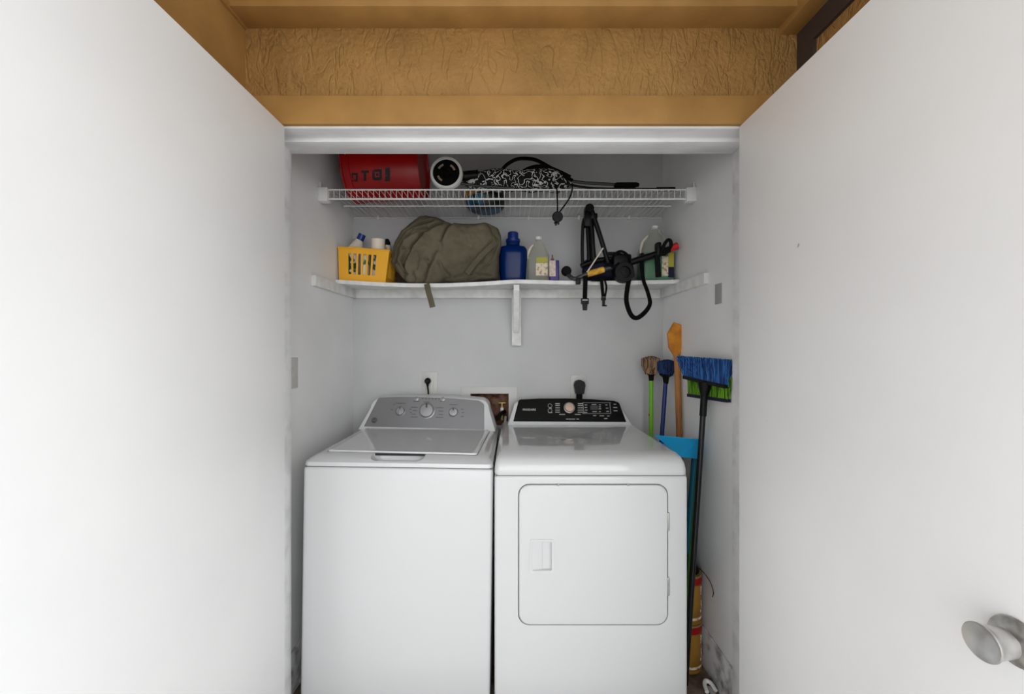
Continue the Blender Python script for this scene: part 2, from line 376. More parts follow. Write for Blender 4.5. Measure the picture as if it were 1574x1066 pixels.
# console: leaning rounded body
def cons_ring(poly, y): return [Vector((x, y, z)) for x, z in poly]
def console(X0, X1, T0, T1, zb, zt, yb, yt, ydeep, rc, arch, m, parent, name='console'):
    # front face polygon in (x, s) s=0..1 up the slope, arched top
    pts = [(X0, 0), (X1, 0)]
    n = 8
    side = lambda a, b, s: a + (b - a) * s
    for i in range(n + 1):       # right corner
        a = PI / 2 * i / n; pts.append((T1 - rc + rc * math.cos(a), 1 - rc / (zt - zb) * (1 - math.sin(a)) - arch * 1.0))
    for i in range(1, 14):
        q = i / 14; x = (T1 - rc) + (T0 + rc - T1 + rc) * q; pts.append((x, 1 - arch + arch * math.sin(PI * q)))
    for i in range(n + 1):
        a = PI / 2 + PI / 2 * i / n; pts.append((T0 + rc + rc * math.cos(a), 1 - rc / (zt - zb) * (1 - math.sin(a)) - arch))
    cx = sum(p[0] for p in pts) / len(pts)
    def ring(y_off, sc, lean=1.0):
        return [Vector((cx + (x - cx) * sc, yb + (yt - yb) * s * lean + y_off, zb + (zt - zb) * (s * sc))) for x, s in pts]
    back = [Vector((x, max(ydeep, yb + (yt - yb) * s + 0.5), zb + (zt - zb) * s)) for x, s in pts]
    return MB().rings([ring(0.0, 0.985), ring(0.06, 0.995), ring(0.25, 1.0), back]).build(name, m, parent, angle=40)
console(-29.9, -3.7, -28.2, -5.0, 36.4, 42.5, 76.2, 78.6, 82.8, 1.9, 0.06, M_enamel2, t)
def on_console(x, y, zb, zt, yb, yt, off=0.0):   # pixel -> point on the leaning console face
    # plane through (yb,zb),(yt,zt)
    k = (yt - yb) / (zt - zb); q = (CY - y) / FPX
    D = (yb + k * (EYE - zb)) / (1 - k * q); P = px(x, y, D); return P + Vector((0, -1, k)).normalized() * off
WC = (36.4, 42.5, 76.2, 78.6)
def plate(pxs, args, th, name, m, parent, rnd=0.0, base=0.0):
    P4 = [on_console(a, b, *args, off=0) for a, b in pxs]; k = (args[3] - args[2]) / (args[1] - args[0]); nrm = Vector((0, -1, k)).normalized()
    if rnd:
        q = []; n = len(P4)
        for i in range(n):
            a, b, d = P4[i - 1], P4[i], P4[(i + 1) % n]; u = (a - b).normalized(); v = (d - b).normalized()
            rr = rnd[i] if isinstance(rnd, (list, tuple)) else rnd
            for s in range(6):
                tt = s / 5; q.append((b + u * rr) * (1 - tt) ** 2 + b * 2 * tt * (1 - tt) + (b + v * rr) * tt * tt)
        P4 = q
    return MB().rings([[p + nrm * base for p in P4], [p + nrm * (base + th) for p in P4]]).build(name, m, parent)
plate([(555, 656.5), (740, 658.5), (739.5, 619), (731, 614), (690, 611.2), (650, 610.2), (615, 610.3), (577, 612)], WC, 0.05, 'control_panel', M_panelg, t, rnd=[.15, .2, .4, .4, .1, .1, .1, .5], base=0.0)
kk = (WC[3] - WC[2]) / (WC[1] - WC[0]); tilt = Matrix.Rotation(math.atan(kk), 3, 'X')   # face normal leans up
def dial(cx, cy, r, depth, m, parent, args, pointer=True, name='knob', ridge=True):
    c = on_console(cx, cy, *args, off=0.04); ta = -math.atan((args[3] - args[2]) / (args[1] - args[0]))
    R = Matrix.Rotation(ta, 3, 'X')
    o = MB().lathe([(0, 0), (r * 1.12, 0), (r * 1.12, -0.06), (r, -0.12), (r * 0.96, -depth * 0.8), (r * 0.86, -depth), (r * 0.7, -depth * 1.02), (0, -depth * 1.04)], c, 'y', 36, M=R).build(name, m, parent)
    o['_o'] = parent['_o']
    if ridge: 
        b = MB().box(-r * 0.16, r * 0.16, -depth * 1.35, -depth * 0.9, -r * 0.85, r * 0.85, 0.04)
        b.v = [R @ v + c for v in b.v]; b.build('grip', m, o)
    if pointer:
        b = MB().box(-r * 0.09, r * 0.09, -depth * 1.42, -depth * 0.95, r * 0.35, r * 0.95)
        b.v = [R @ v + c for v in b.v]; b.build('pointer', M_darkg, o)
    return o
dial(611, 632.5, 0.85, 0.5, M_knobg, t, WC); dial(651.5, 631, 1.38, 0.6, M_knobg, t, WC, ridge=False); dial(692.5, 633, 0.85, 0.5, M_knobg, t, WC)
RT = Matrix.Rotation(PI / 2 - math.atan(kk) * -1 * -1, 3, 'X')
def cmark(body, x, y, size, m, parent, args, name='print', bold=0.0, off=0.07, sx=1.0, align='CENTER'):
    ta = PI / 2 - math.atan((args[3] - args[2]) / (args[1] - args[0]))
    R = Matrix.Rotation(ta, 3, 'X')
    return text(name, body, size, on_console(x, y, *args, off=off), m, parent, M=R, bold=bold, sx=sx, align=align, depth=0.006)
lab = MB()
def bars(mb, lst, args, h=0.12, off=0.055):
    k = (args[3] - args[2]) / (args[1] - args[0]); nrm = Vector((0, -1, k)).normalized(); up = Vector((0, k, 1)).normalized()
    for x, y, wpx in lst:
        c = on_console(x, y, *args); hw = wpx * c.y / FPX / 2
        q = [c + Vector((sx * hw, 0, 0)) + up * sz * h / 2 for sx, sz in ((-1, -1), (1, -1), (1, 1), (-1, 1))]
        mb.rings([[p for p in q], [p + nrm * off for p in q]])
bl = [(611, 620, 16), (626, 629, 3), (627, 634, 3), (598, 630, 3), (601, 622, 3), (692, 621, 12), (706, 628, 4), (707, 633, 4), (706, 639, 4), (651, 617.5, 10)]
for i, yy in enumerate((626, 631, 636.5, 641)): bl += [(632 - i * 0.5 + (1.5 if i % 2 else 0), yy, 11 if i in (0, 3) else 7), (671 + (0 if i in (0, 3) else 2), yy, 12 if i in (0, 3) else 7)]
bl += [(635, 611.8 + 5, 9), (675, 616, 7)]
bars(lab, bl, WC, h=0.10); bars(lab, [(645 + i * 5, 612.6, 2.2) for i in range(6)], WC, h=0.16)
lab.build('panel_lettering', M_darkg, t)
for xx in (635.5, 676): 
    c = on_console(xx, 612.8, *WC, off=0.05); MB().lathe([(0.42, 0), (0.42, -0.07), (0.34, -0.1), (0, -0.1)], c, 'y', 20, M=Matrix.Rotation(-math.atan(kk), 3, 'X')).build('button', M_knobg, t)
# round monogram badge
c = on_console(570.8, 646.8, *WC, off=0.04); R_ = Matrix.Rotation(-math.atan(kk), 3, 'X')
bd = MB().lathe([(0, 0), (0.56, 0), (0.56, -0.06), (0, -0.06)], c, 'y', 28, M=R_).build('badge', M_darkg, t)
bd['_o'] = t['_o']
MB().lathe([(0.49, -0.05), (0.49, -0.075), (0.44, -0.075), (0.44, -0.05)], c, 'y', 28, M=R_).build('badge_ring', M_panelg, bd)
cmark('GE', 570.8, 646.8, 0.62, M_panelg, bd, WC, name='monogram', off=0.11)
t.rotation_euler = (0, math.radians(0.85), 0)
t.location.x -= 0.52 * U * 0 
# ------------------------------------------------------------------ dryer
DX0, DX1, DY0 = -2.45, 24.5, 55.65
t = thing('clothes_dryer', 'white front-loading clothes dryer with a black control panel, right of the washer', 'dryer', (11, 68, 0))
cab = MB().box(DX0, DX1, DY0, 81.5, 1.0, 34.35, 0.4, 3).build('cabinet', M_enamel, t)
for xx in (-1, 23):
    for yy in (58, 79): MB().lathe([(0.8, 0), (0.8, 0.5), (0.4, 0.6), (0.4, 1.2)], (xx, yy, 0), 'z', 16).build('foot', M_rubber, t)
dx0, dx1, dz0, dz1 = (796 - CX) * DY0 / FPX, (1027 - CX) * DY0 / FPX, EYE + (CY - 960.5) * DY0 / FPX, EYE + (CY - 743) * DY0 / FPX
cut(cab, MB().prism(rrect(dx0, dx1, dz0, dz1, 1.6), DY0 - 1, DY0 + 0.6))
g = 0.16
pr = rrect(dx0 + g, dx1 - g * 0.8, dz0 + g, dz1 - g, 1.5)
def inset(poly, d):
    cx = (min(p[0] for p in poly) + max(p[0] for p in poly)) / 2; cz = (min(p[1] for p in poly) + max(p[1] for p in poly)) / 2
    hx = max(p[0] for p in poly) - cx; hz = max(p[1] for p in poly) - cz
    return [(cx + (x - cx) * (hx - d) / hx, cz + (z - cz) * (hz - d) / hz) for x, z in poly]
dr = MB().rings([[Vector((x, DY0 + 0.55, z)) for x, z in pr], [Vector((x, DY0 - 0.05, z)) for x, z in pr], [Vector((x, DY0 - 0.18, z)) for x, z in inset(pr, 0.1)], [Vector((x, DY0 - 0.22, z)) for x, z in inset(pr, 0.3)]]).build('dryer_door', M_enamel, t)
hx0, hx1, hz0, hz1 = [(814 - CX) * DY0 / FPX, (851 - CX) * DY0 / FPX, EYE + (CY - 879) * DY0 / FPX, EYE + (CY - 827) * DY0 / FPX]
cut(dr, MB().rings([[Vector((x, DY0 - 1, z)) for x, z in rrect(hx0 + .25, hx1 - .25, hz0 + .3, hz1 - .3, .25)], [Vector((x, DY0 + 0.2, z)) for x, z in rrect(hx0 + .35, hx1 - .3, hz0 + .4, hz1 - .4, .2)]]))
fr = MB().prism(rrect(hx0, hx1, hz0, hz1, 0.35), DY0 - 0.29, DY0 - 0.15).build('handle_frame', M_enamel2, dr)
cut(fr, MB().prism(rrect(hx0 + .3, hx1 - .3, hz0 + .35, hz1 - .35, 0.2), DY0 - 1, DY0 + 1))
MB().add([(hx0 + .3, DY0 - 0.22, hz0 + .4), (hx0 + 1.75, DY0 + .05, hz0 + .4), (hx0 + 1.75, DY0 + .05, hz1 - .4), (hx0 + .3, DY0 - 0.22, hz1 - .4),
          (hx0 + .3, DY0 + 0.18, hz0 + .4), (hx0 + 1.75, DY0 + .18, hz0 + .4), (hx0 + 1.75, DY0 + .18, hz1 - .4), (hx0 + .3, DY0 + 0.18, hz1 - .4)],
         [[0, 1, 2, 3], [4, 5, 6, 7], [0, 1, 5, 4], [2, 3, 7, 6], [0, 3, 7, 4], [1, 2, 6, 5]]).build('handle_grip', M_enamel2, dr)
for yy in (801, 900.5):
    zc = EYE + (CY - yy) * DY0 / FPX
    MB().box(dx1 - 0.14, dx1 + 0.16, DY0 - 0.15, DY0 + 0.1, zc - 1.25, zc + 1.25, 0.05).build('hinge', M_metaldk, t)
for xx in (858, 965): 
    MB().box((xx - CX) / 11.03 - .15, (xx - CX) / 11.03 + .15, DY0 - 0.2, DY0 + 0.2, dz1 - 0.3, dz1 + 0.02, 0.03).build('catch', M_grey, t)
MB().box(DX0 + 0.15, DX1 - 0.15, DY0 + 0.18, 81.3, 34.2, 34.5).build('seam', mat('grey_seam', (120, 120, 121), .6), t)
rs = []
for z, i, f in ((34.43, 0.05, 0.05), (34.5, 0, 0), (35.2, 0.0, 0.05), (36.0, 0.1, 0.35), (36.6, 0.3, 0.95), (36.95, 0.6, 1.9), (37.1, 1.1, 3.2)):
    rs.append([Vector((x, y, z)) for x, y in rrect(DX0 + i, DX1 - i, DY0 + f, 82.0 - i * 0.3, 0.8)])
mbt = MB().rings(rs, cap1=False)
# crowned deck with a shallow dished centre
last = rs[-1]; cxy = Vector((11.0, 69.5))
prev = len(mbt.v) - len(last); n = len(last)
rr = [last]
for s in (0.93, 0.84, 0.72, 0.58, 0.42, 0.25, 0.1):
    ring = []
    for p in last:
        x = cxy.x + (p.x - cxy.x) * s; y = cxy.y + (p.y - cxy.y) * s
        d = math.exp(-((x - 11) / 6.5) ** 2 - ((y - 72) / 5.5) ** 2)
        ring.append(Vector((x, y, 37.12 - 0.28 * d + 0.05 * math.sin(x * 0.7 + y * 0.3) * (1 - s))))
    rr.append(ring)
mbt.rings(rr, cap0=False)
mbt.build('top_panel', M_gloss, t, angle=60)
DC = (36.9, 41.5, 78.0, 80.2)
console(-0.9, 23.6, 0.25, 21.7, DC[0], DC[1], DC[2], DC[3], 82.2, 1.0, 0.06, M_enamel2, t)
plate([(789, 647.3), (962.5, 648.3), (951.5, 618.5), (944, 615.8), (910, 613.3), (870, 612), (830, 612.2), (797.5, 613.8)], DC, 0.05, 'control_panel', M_blackpanel, t, rnd=[.1, .1, .35, .3, .1, .1, .1, .4])
dial(875, 626.3, 0.98, 0.55, M_knobd, t, DC, pointer=False, ridge=False)
cmark('FRIGIDAIRE', 813.5, 629.5, 0.56, M_print, t, DC, name='nameplate', bold=0.01, sx=0.92)
lab = MB(); L = []
for i, yy in enumerate((620, 622.8, 626.5, 630, 633.2)):
    L += [(857, yy, 7), (892, yy, 8)]
L += [(864, 636.6, 9), (888, 636.6, 9), (872, 643.8, 4), (876.5, 643.8, 4), (881.5, 643.8, 5), (888, 643.8, 4)]
L += [(900.5, 622, 4), (900.5, 626, 4), (901, 630, 4), (900, 633.5, 5), (913, 621.4, 7), (914, 632.4, 7), (922, 622, 3), (922, 625, 3), (922, 628, 4), (922, 632.4, 3), (932, 622, 3), (933, 627, 4), (934, 632, 4), (914, 638.5, 5), (925, 638.8, 7), (935, 639, 4), (931, 643, 5), (945, 621, 4), (945.5, 626, 6), (946, 631, 6), (846, 633.8, 6), (846, 627, 4)]
bars(lab, L, DC, h=0.13)
bars(lab, [(917, 618.7, 44), (917, 635.3, 44)], DC, h=0.05); 
for xx in (896.5, 938): bars(lab, [(xx, 627, 0.5)], DC, h=2.2)
lab.build('panel_lettering', M_print, t)
for yy in (623.3, 630.8):
    cc = on_console(845.3, yy, *DC, off=0.05); Rr = Matrix.Rotation(-math.atan((DC[3] - DC[2]) / (DC[1] - DC[0])), 3, 'X')
    MB().lathe([(0.42, 0), (0.42, -0.05), (0.37, -0.05), (0.37, 0)], cc, 'y', 24, M=Rr).build('button_ring', M_print, t)
    MB().lathe([(0.36, 0), (0.36, -0.04), (0, -0.05)], cc, 'y', 24, M=Rr).build('button', M_black, t)
plate([(907.5, 622.7), (919, 622.7), (919, 629.5), (907.5, 629.5)], DC, 0.03, 'display', M_darkg, t, base=0.05)

# ------------------------------------------------------------------ electrics and water box
def outlet(x0, x1, y0, y1, label):
    a, b = px(x0, y1, YB), px(x1, y0, YB)
    tt = thing('wall_outlet', label, 'outlet', ((a.x + b.x) / 2, YB, a.z), 'outlets behind the machines')
    MB().box(a.x, b.x, YB - 0.2, YB - 0.005, a.z, b.z, 0.1).build('cover_plate', M_plate, tt)
    MB().box((a.x + b.x) / 2 - .75, (a.x + b.x) / 2 + .75, YB - 0.3, YB - 0.1, a.z + .5, b.z - .5, 0.1).build('socket', M_plate, tt)
    return tt
outlet(649, 673, 571.5, 610, 'pale wall outlet plate behind the washer console')
outlet(877, 901.5, 576, 614, 'pale wall outlet plate behind the dryer console')
a = px(659, 586, YB)
t = thing('power_plug', 'slim black plug and cord in the outlet behind the washer', 'plug', (a.x, YB - 0.3, a.z - 3), 'plugs behind the machines')
MB().lathe([(0, -1.6), (0.35, -1.6), (0.62, -1.35), (0.66, -0.9), (0.5, -0.3), (0, -0.3)], (a.x, YB, a.z + 0.2), 'y', 20).build('plug_body', M_black, t)
MB().tube([(a.x, YB - 1.2, a.z), (a.x + .05, YB - 1.25, a.z - 1), (a.x + .15, YB - 1.0, a.z - 2.6), (a.x + 0.3, YB - 0.6, a.z - 9)], lambda s: 0.46 - 0.3 * min(1, s * 3), 12, 6).build('cord', M_rubber, t)
a = px(889.5, 595, YB)
t = thing('power_plug', 'large black dryer plug in the outlet behind the dryer', 'plug', (a.x, YB - 0.3, a.z - 3), 'plugs behind the machines')
MB().prism([(a.x - 1.15, a.z + .6), (a.x - .95, a.z + 1.3), (a.x - .3, a.z + 1.65), (a.x + .3, a.z + 1.65), (a.x + .95, a.z + 1.3), (a.x + 1.15, a.z + .6), (a.x + .85, a.z - 1.2), (a.x - .85, a.z - 1.2)], YB - 1.7, YB - 0.3).build('plug_body', M_black, t)
MB().tube([(a.x, YB - 0.8, a.z - 0.9), (a.x, YB - 0.8, a.z - 2.5), (a.x + .1, YB - 0.6, a.z - 10)], lambda s: 0.72 - 0.2 * s, 12, 5).build('cord', M_rubber, t)
# recessed water box
bx0, bx1 = (723 - CX) * YB / FPX, (782 - CX) * YB / FPX; bz0, bz1 = EYE - 16.5, EYE - 9.75
t = thing('water_valve_box', 'rust-stained recessed water box with pale frame between washer and dryer', 'utility box', ((bx0 + bx1) / 2, YB, bz0))
fx0, fx1 = (709 - CX) * YB / FPX, (795 - CX) * YB / FPX
f = MB().box(fx0, fx1, YB - 0.18, YB - 0.005, bz0 - 1.2, EYE - 8.35, 0.05).build('frame', M_plate, t)
cut(f, MB().box(bx0 + .02, bx1 - .02, YB - 2, YB + 2, bz0 + .02, bz1 - .02))
MB().box(bx0 + .01, bx1 - .01, YB + 2.7, YB + 3.19, bz0 + .01, bz1 - .01).box(bx0 + .01, bx0 + .15, YB, YB + 2.8, bz0 + .01, bz1 - .01).box(bx1 - .15, bx1 - .01, YB, YB + 2.8, bz0 + .01, bz1 - .01).box(bx0 + .01, bx1 - .01, YB, YB + 2.8, bz0 + .01, bz0 + .15).box(bx0 + .01, bx1 - .01, YB, YB + 2.8, bz1 - .15, bz1 - .01).build('lining', M_rust, t)
vx, vz = px(771.5, 630, YB).x, px(771.5, 630, YB).z
v = MB().lathe([(0.28, -2.2), (0.28, 0.2), (0.42, 0.25), (0.42, 0.7), (0.25, 0.75), (0.25, 1.5)], (vx, YB + 0.8, vz), 'z', 16).box(vx - .8, vx + .8, YB + .55, YB + 1.0, vz + 1.3, vz + 1.55, .08).build('valve', M_brass, t)
v['_o'] = t['_o']
MB().lathe([(0.36, -0.2), (0.4, 0), (0.4, 0.5), (0.3, 0.55)], (vx, YB + 0.6, vz - .1), 'z', 12).build('valve_collar', M_white, v)
hv = MB().tube([px(776, 632, YB + .6), px(772, 634, YB), px(768, 638, YB - .8), px(758, 650, YB - .7), px(752, 662, YB - .6), px(752, 720, YB - .55)], 0.42, 12, 6).build('water_hose', M_rubber, origin=px(758, 650, YB - 1.5)); tag(hv, 'black water hose leaving the valve box towards the washer', 'hose')
hv = MB().tube([px(777, 640, YB + .3), px(776, 650, YB - .6), px(770, 657, YB - .8), px(763, 664, YB - .5), px(760, 730, YB - .5)], 0.3, 10, 6).build('drain_hose', M_grey, origin=px(770, 657, YB - 1.4)); tag(hv, 'thin grey hose curving below the brass valve', 'hose')
# side wall plates
t = thing('light_switch', 'light grey switch plate on the left closet wall beside the jamb', 'switch', (XL, 60.6, 46))
MB().box(XL + .005, XL + .2, 58.8, 62.0, 46.0, 50.7, 0.08).build('switch_plate', M_plate, t)
MB().box(XL + .15, XL + .4, 60.1, 60.5, 47.8, 48.9, 0.05).build('toggle', M_plate, t)
o = MB().box(XR - .12, XR - .005, 60.3, 62.2, EYE + 6.6, EYE + 9.7, 0.04).build('wall_patch', M_grey, origin=(XR, 61, EYE + 6.6)); tag(o, 'small grey rectangular plate on the right closet wall below the shelf end', 'wall plate')

# ------------------------------------------------------------------ lower wooden shelf
SZ = EYE + 12.0                     # underside of the board at the wall
SY = 75.3
def sag(x):                         # front edge dips between the supports
    if x < 0.9: q = (x - XL) / (0.9 - XL); return -0.75 * math.sin(PI * q) ** 1.0
    q = (x - 0.9) / (XR - 0.9); return -0.28 * math.sin(PI * q)
def ztop(x, y): return SZ + 0.72 + sag(x) * max(0, min(1, (YB - y) / (YB - SY)))
t = thing('wall_shelf', 'white painted wooden shelf on cleats with a sagging front edge', 'shelf', (0, YB, SZ))
b = MB(); N = 60; rs = []
for i in range(N + 1):
    x = XL + 0.06 + (XR - XL - 0.12) * i / N; cols = [SY, SY + 2, SY + 4.5, SY + 7, YB - 0.02]
    yo = 0.05 * math.sin(x * .9)
    rs.append([Vector((x, y + (yo if j == 0 else 0), ztop(x, y))) for j, y in enumerate(cols)] + [Vector((x, y + (yo if j == 4 else 0), ztop(x, y) - 0.72)) for j, y in enumerate(cols[::-1])])
b.rings(rs).build('board', M_shelf, t, angle=30)
MB().box(XL + .005, XL + .75, 66.5, YB - .02, SZ - 1.8, SZ - 0.02, 0.05).build('cleat', M_shelf, t)
MB().box(XR - .75, XR - .005, 64.4, YB - .02, SZ - 1.8, SZ - 0.02, 0.05).build('cleat', M_shelf, t)
MB().box(XL + .75, XR - .75, YB - .75, YB - .005, SZ - 1.8, SZ - 0.02, 0.05).build('cleat', M_shelf, t)
MB().box(-0.05, 1.9, YB - 1.35, YB - 0.76, EYE + 0.3, SZ - 0.05, 0.06).box(0.25, 1.5, YB - .76, YB - .005, EYE + .3, SZ - 1.85).build('bracket_plate', M_shelf, t)
MB().rings([[Vector((x, 76.0, SZ - 0.1)), Vector((x, YB - 1.3, SZ - 0.1)), Vector((x, YB - 1.3, EYE + 3.0)), Vector((x, YB - 2.2, EYE + 3.0)), Vector((x, 76.0, SZ - 1.2))] for x in (0.32, 1.38)]).build('brace', M_shelf, t, smooth=False)

# ------------------------------------------------------------------ wire shelf
WZ = EYE + 27.15; WF = 69.0
t = thing('wire_shelf', 'white wire shelf near the top of the closet', 'shelf', (0, YB, WZ))
m_ = MB()
x0, x1 = XL + 1.2, XR - 1.2
m_.tube([(x0, WF, WZ), (x1, WF, WZ)], 0.13).build('front_rail', M_wire, t); MB().tube([(x0, WF, WZ - 1.6), (x1, WF, WZ - 1.6)], 0.16).build('front_rail', M_wire, t)
MB().tube([(x0, 76.6, WZ - .14), (x1, 76.6, WZ - .14)], 0.12, 8).build('cross_rail', M_wire, t); MB().tube([(x0 - .8, 83.6, WZ - .14), (x1 + .8, 83.6, WZ - .14)], 0.12, 8).build('cross_rail', M_wire, t)
m_ = MB(); nW = 64
for i in range(nW):
    x = x0 + (x1 - x0) * (i + 0.5) / nW
    m_.tube([(x, 83.8, WZ + .08), (x, WF + .05, WZ + .08), (x, WF - .05, WZ), (x, WF - .02, WZ - 1.6)], 0.055, 6)
m_.build('deck_wires', M_wire, t)
for xa, xb in ((XL + .005, XL + 1.7), (XR - 1.7, XR - .005)):
    MB().box(xa, xb, WF - 0.5, WF + 1.1, WZ - 2.1, WZ + 0.3, 0.12).box(xa if xa < 0 else xb - .3, xa + .3 if xa < 0 else xb, WF + .2, WF + 1.1, WZ, WZ + 1.5, .08).build('end_bracket', M_wire, t)
for i in range(6): MB().box(-28 + i * 10.5 - .25, -28 + i * 10.5 + .25, YB - .5, YB - .005, WZ - .5, WZ + .4, .08).build('wall_clip', M_wire, t)
DECK = WZ + 0.14

# red bucket lying on its side
bc = Vector((-16.6, 75.6, DECK + 5.95))
t = thing('bucket', 'red plastic bucket with black print lying on its side on the wire shelf', 'bucket', (-24, bc.y, DECK))
tl = math.radians(2.6)
R = Matrix.Rotation(-tl * 0 , 3, 'Y')
Lb = 13.5; r0, r1 = 5.35, 5.95
pb = MB(); prof = [(0, -0.5), (r0 - .5, -0.5), (r0 - .4, 0), (r0, -.02), (r0 + .03, -.25)]
prof = [(0, -0.55), (r0 - .35, -0.5), (r0 - .3, -0.02), (r0 - .08, 0.0), (r0, -0.12)] + [(r0 + (r1 - r0) * q, -Lb * q) for q in (0.2, 0.4, 0.6, 0.8)] + [(r1 - .05, -Lb + 1.6), (r1 + .12, -Lb + 1.5), (r1 + .12, -Lb + 1.2), (r1 - .02, -Lb + 1.15), (r1, -Lb + .35), (r1 + .2, -Lb + .3), (r1 + .2, -Lb), (r1 - .1, -Lb), (r1 - .15, -Lb + .5), (r0 - .1, -1.0), (0, -0.95)]
bz = bc.z + 0.27
pb.lathe(prof, (bc.x, bc.y, bz), 'x', 64).build('bucket_body', M_red, t)
hp = [Vector((bc.x - Lb + 1.0, bc.y + r1 * math.cos(a) * 1.03, bz + r1 * math.sin(a) * 1.03)) + Vector((-0.0, 0, 0)) for a in [PI * (1.0 - 0.95 * i / 16) for i in range(17)]]
hp = [Vector((p.x + 2.4 * math.sin(PI * i / 16), p.y, p.z)) for i, p in enumerate(hp)]
MB().tube(hp, 0.09, 8).build('bail_handle', M_wire, t)
def on_bucket(x, y, off=0.03):      # pixel -> point on the bucket side
    d = Vector(((x - CX) / FPX, 1, (CY - y) / FPX)); o = Vector((0, 0, EYE)); s = 66.0
    for _ in range(400):
        p = o + d * s; q = (bc.x - p.x) / Lb; rr = r0 + (r1 - r0) * q
        if math.hypot(p.y - bc.y, p.z - bz) <= rr + off: break
        s += 0.03
    return p
def bdecal(mb, x0, x1, y0, y1, n=6):
    g = [[on_bucket(x0 + (x1 - x0) * i / n, y0 + (y1 - y0) * j / n) for i in range(n + 1)] for j in range(n + 1)]
    vs = [p for r in g for p in r]; w_ = n + 1
    mb.add(vs, [[j * w_ + i, j * w_ + i + 1, (j + 1) * w_ + i + 1, (j + 1) * w_ + i] for j in range(n) for i in range(n)])
dm = MB()
for a in ((540, 543, 267, 279), (547, 550, 266, 279), (540, 550, 265.5, 269), (541, 550, 275.5, 278.5)): bdecal(dm, *a)
for a in ((555, 567, 262, 265.5), (559, 563, 262, 278)): bdecal(dm, *a)
for a in ((572, 576, 261.5, 276), (583, 587, 260, 275.5), (574, 586, 260, 264), (574, 586, 272, 277), (578, 582, 266, 270)): bdecal(dm, *a)
bdecal(dm, 592, 599.5, 257.5, 278.5)
dm.build('printed_mark', mat('faded_black_print', (12, 5, 8), 0.5, rgb2=(90, 6, 12), cscale=60, cmin=.55, cmax=.72), t)

# blob helper: pillow-like solid from a front outline
def ray_r(poly, c, th):
    d = Vector((math.cos(th), math.sin(th))); best = 0
    n = len(poly)
    for i in range(n):
        a = Vector(poly[i]) - c; b_ = Vector(poly[(i + 1) % n]) - c; e = b_ - a
        den = d.x * e.y - d.y * e.x
        if abs(den) < 1e-9: continue
        tt = (a.x * e.y - a.y * e.x) / den; s_ = (a.x * d.y - a.y * d.x) / den
        if tt > 0 and -1e-6 <= s_ <= 1 + 1e-6: best = max(best, tt)
    return best
def blob(outline, D, hd, fn=None, nt_=96, np_=26, pw=0.62, zmin=None):
    poly = [((x - CX) * D / FPX, EYE + (CY - y) * D / FPX) for x, y in outline]
    c = Vector((sum(p[0] for p in poly) / len(poly), sum(p[1] for p in poly) / len(poly)))
    R_ = [ray_r(poly, c, 2 * PI * k / nt_) for k in range(nt_)]
    R_ = [(R_[k - 1] + 2 * R_[k] + R_[(k + 1) % nt_]) / 4 for k in range(nt_)]
    rs = []
    for j in range(1, np_):
        ph = -PI / 2 + PI * j / np_; ring = []
        for k in range(nt_):
            th = 2 * PI * k / nt_; q = math.cos(ph) ** pw; yy = D + hd * (abs(math.sin(ph)) ** 0.9) * (1 if ph > 0 else -1)
            p = Vector((c.x + R_[k] * q * math.cos(th), yy, c.y + R_[k] * q * math.sin(th)))
            if fn: p = fn(p, q)
            if zmin is not None and p.z < zmin: p.z = zmin + (p.z - zmin) * 0.05
            ring.append(p)
        rs.append(ring)
    return MB().rings(rs)

# striped round tub seen through the wires
ct = px(745, 308, 77)
t = thing('plastic_tub', 'small round tub in yellow, blue and black behind the wire shelf front', 'tub', (ct.x, 79.5, DECK))
MB().lathe([(0, 0), (3.2, 0), (3.7, .5), (3.95, 1.8)], (ct.x, 79.5, DECK), 'z', 40).build('tub_bottom', mat('blue_black_wrap', (20, 92, 124), .4, rgb2=(14, 20, 24), cscale=9, cmin=.46, cmax=.54), t)
MB().lathe([(3.95, 1.8), (4.0, 2.3), (4.0, 3.2), (3.9, 3.3), (0, 3.4)], (ct.x, 79.5, DECK), 'z', 40).build('tub_lid', mat('ochre_black_lid', (190, 140, 60), .4, rgb2=(20, 18, 18), cscale=8, cmin=.48, cmax=.54), t)

# folded stroller
t = thing('folded_stroller', 'folded stroller in black doodle-pattern cloth with white wheel on the wire shelf', 'stroller', (2, 72, DECK))
wc = px(686.5, 267, 70.2)
wh = MB().lathe([(2.35, -.6), (2.75, -.55), (2.88, -.2), (2.88, .2), (2.75, .55), (2.35, .6)], wc, 'y', 48).build('wheel', M_white, t); wh['_o'] = t['_o']
wh2 = MB().lathe([(0, -.35), (2.36, -.35), (2.36, .35), (0, .35)], wc, 'y', 40).lathe([(0, -.8), (0.7, -.75), (0.85, -.35)], wc, 'y', 20).build('wheel_hub', M_black, wh)
for a0 in (40, 130, 220):
    rs = []
    for i in range(7):
        a = math.radians(a0 + (i - 3) * 7); rs.append([wc + Vector((math.cos(a) * r_, y_, math.sin(a) * r_)) for r_, y_ in ((1.35, -.3), (1.7, -.3), (1.7, -.42), (1.35, -.42))])
    MB().rings(rs).build('wheel_slot', M_knobd, wh)
def sfn(p, q):
    n_ = noise.noise(Vector((p.x * .35, p.y * .3, p.z * .6))) ; p.y += n_ * 0.5 * 1; p.z += 0.15 * math.sin(p.x * 1.3) * q; return p
blob([(708, 266), (724, 267), (742, 265), (765, 261), (775, 262), (790, 267), (806, 266), (830, 262), (850, 263), (868, 268), (880, 277), (884, 289), (870, 293), (820, 293), (770, 293), (722, 292), (712, 285)], 72.6, 2.4, sfn, zmin=DECK + .15).build('cloth_seat', M_doodle, t)
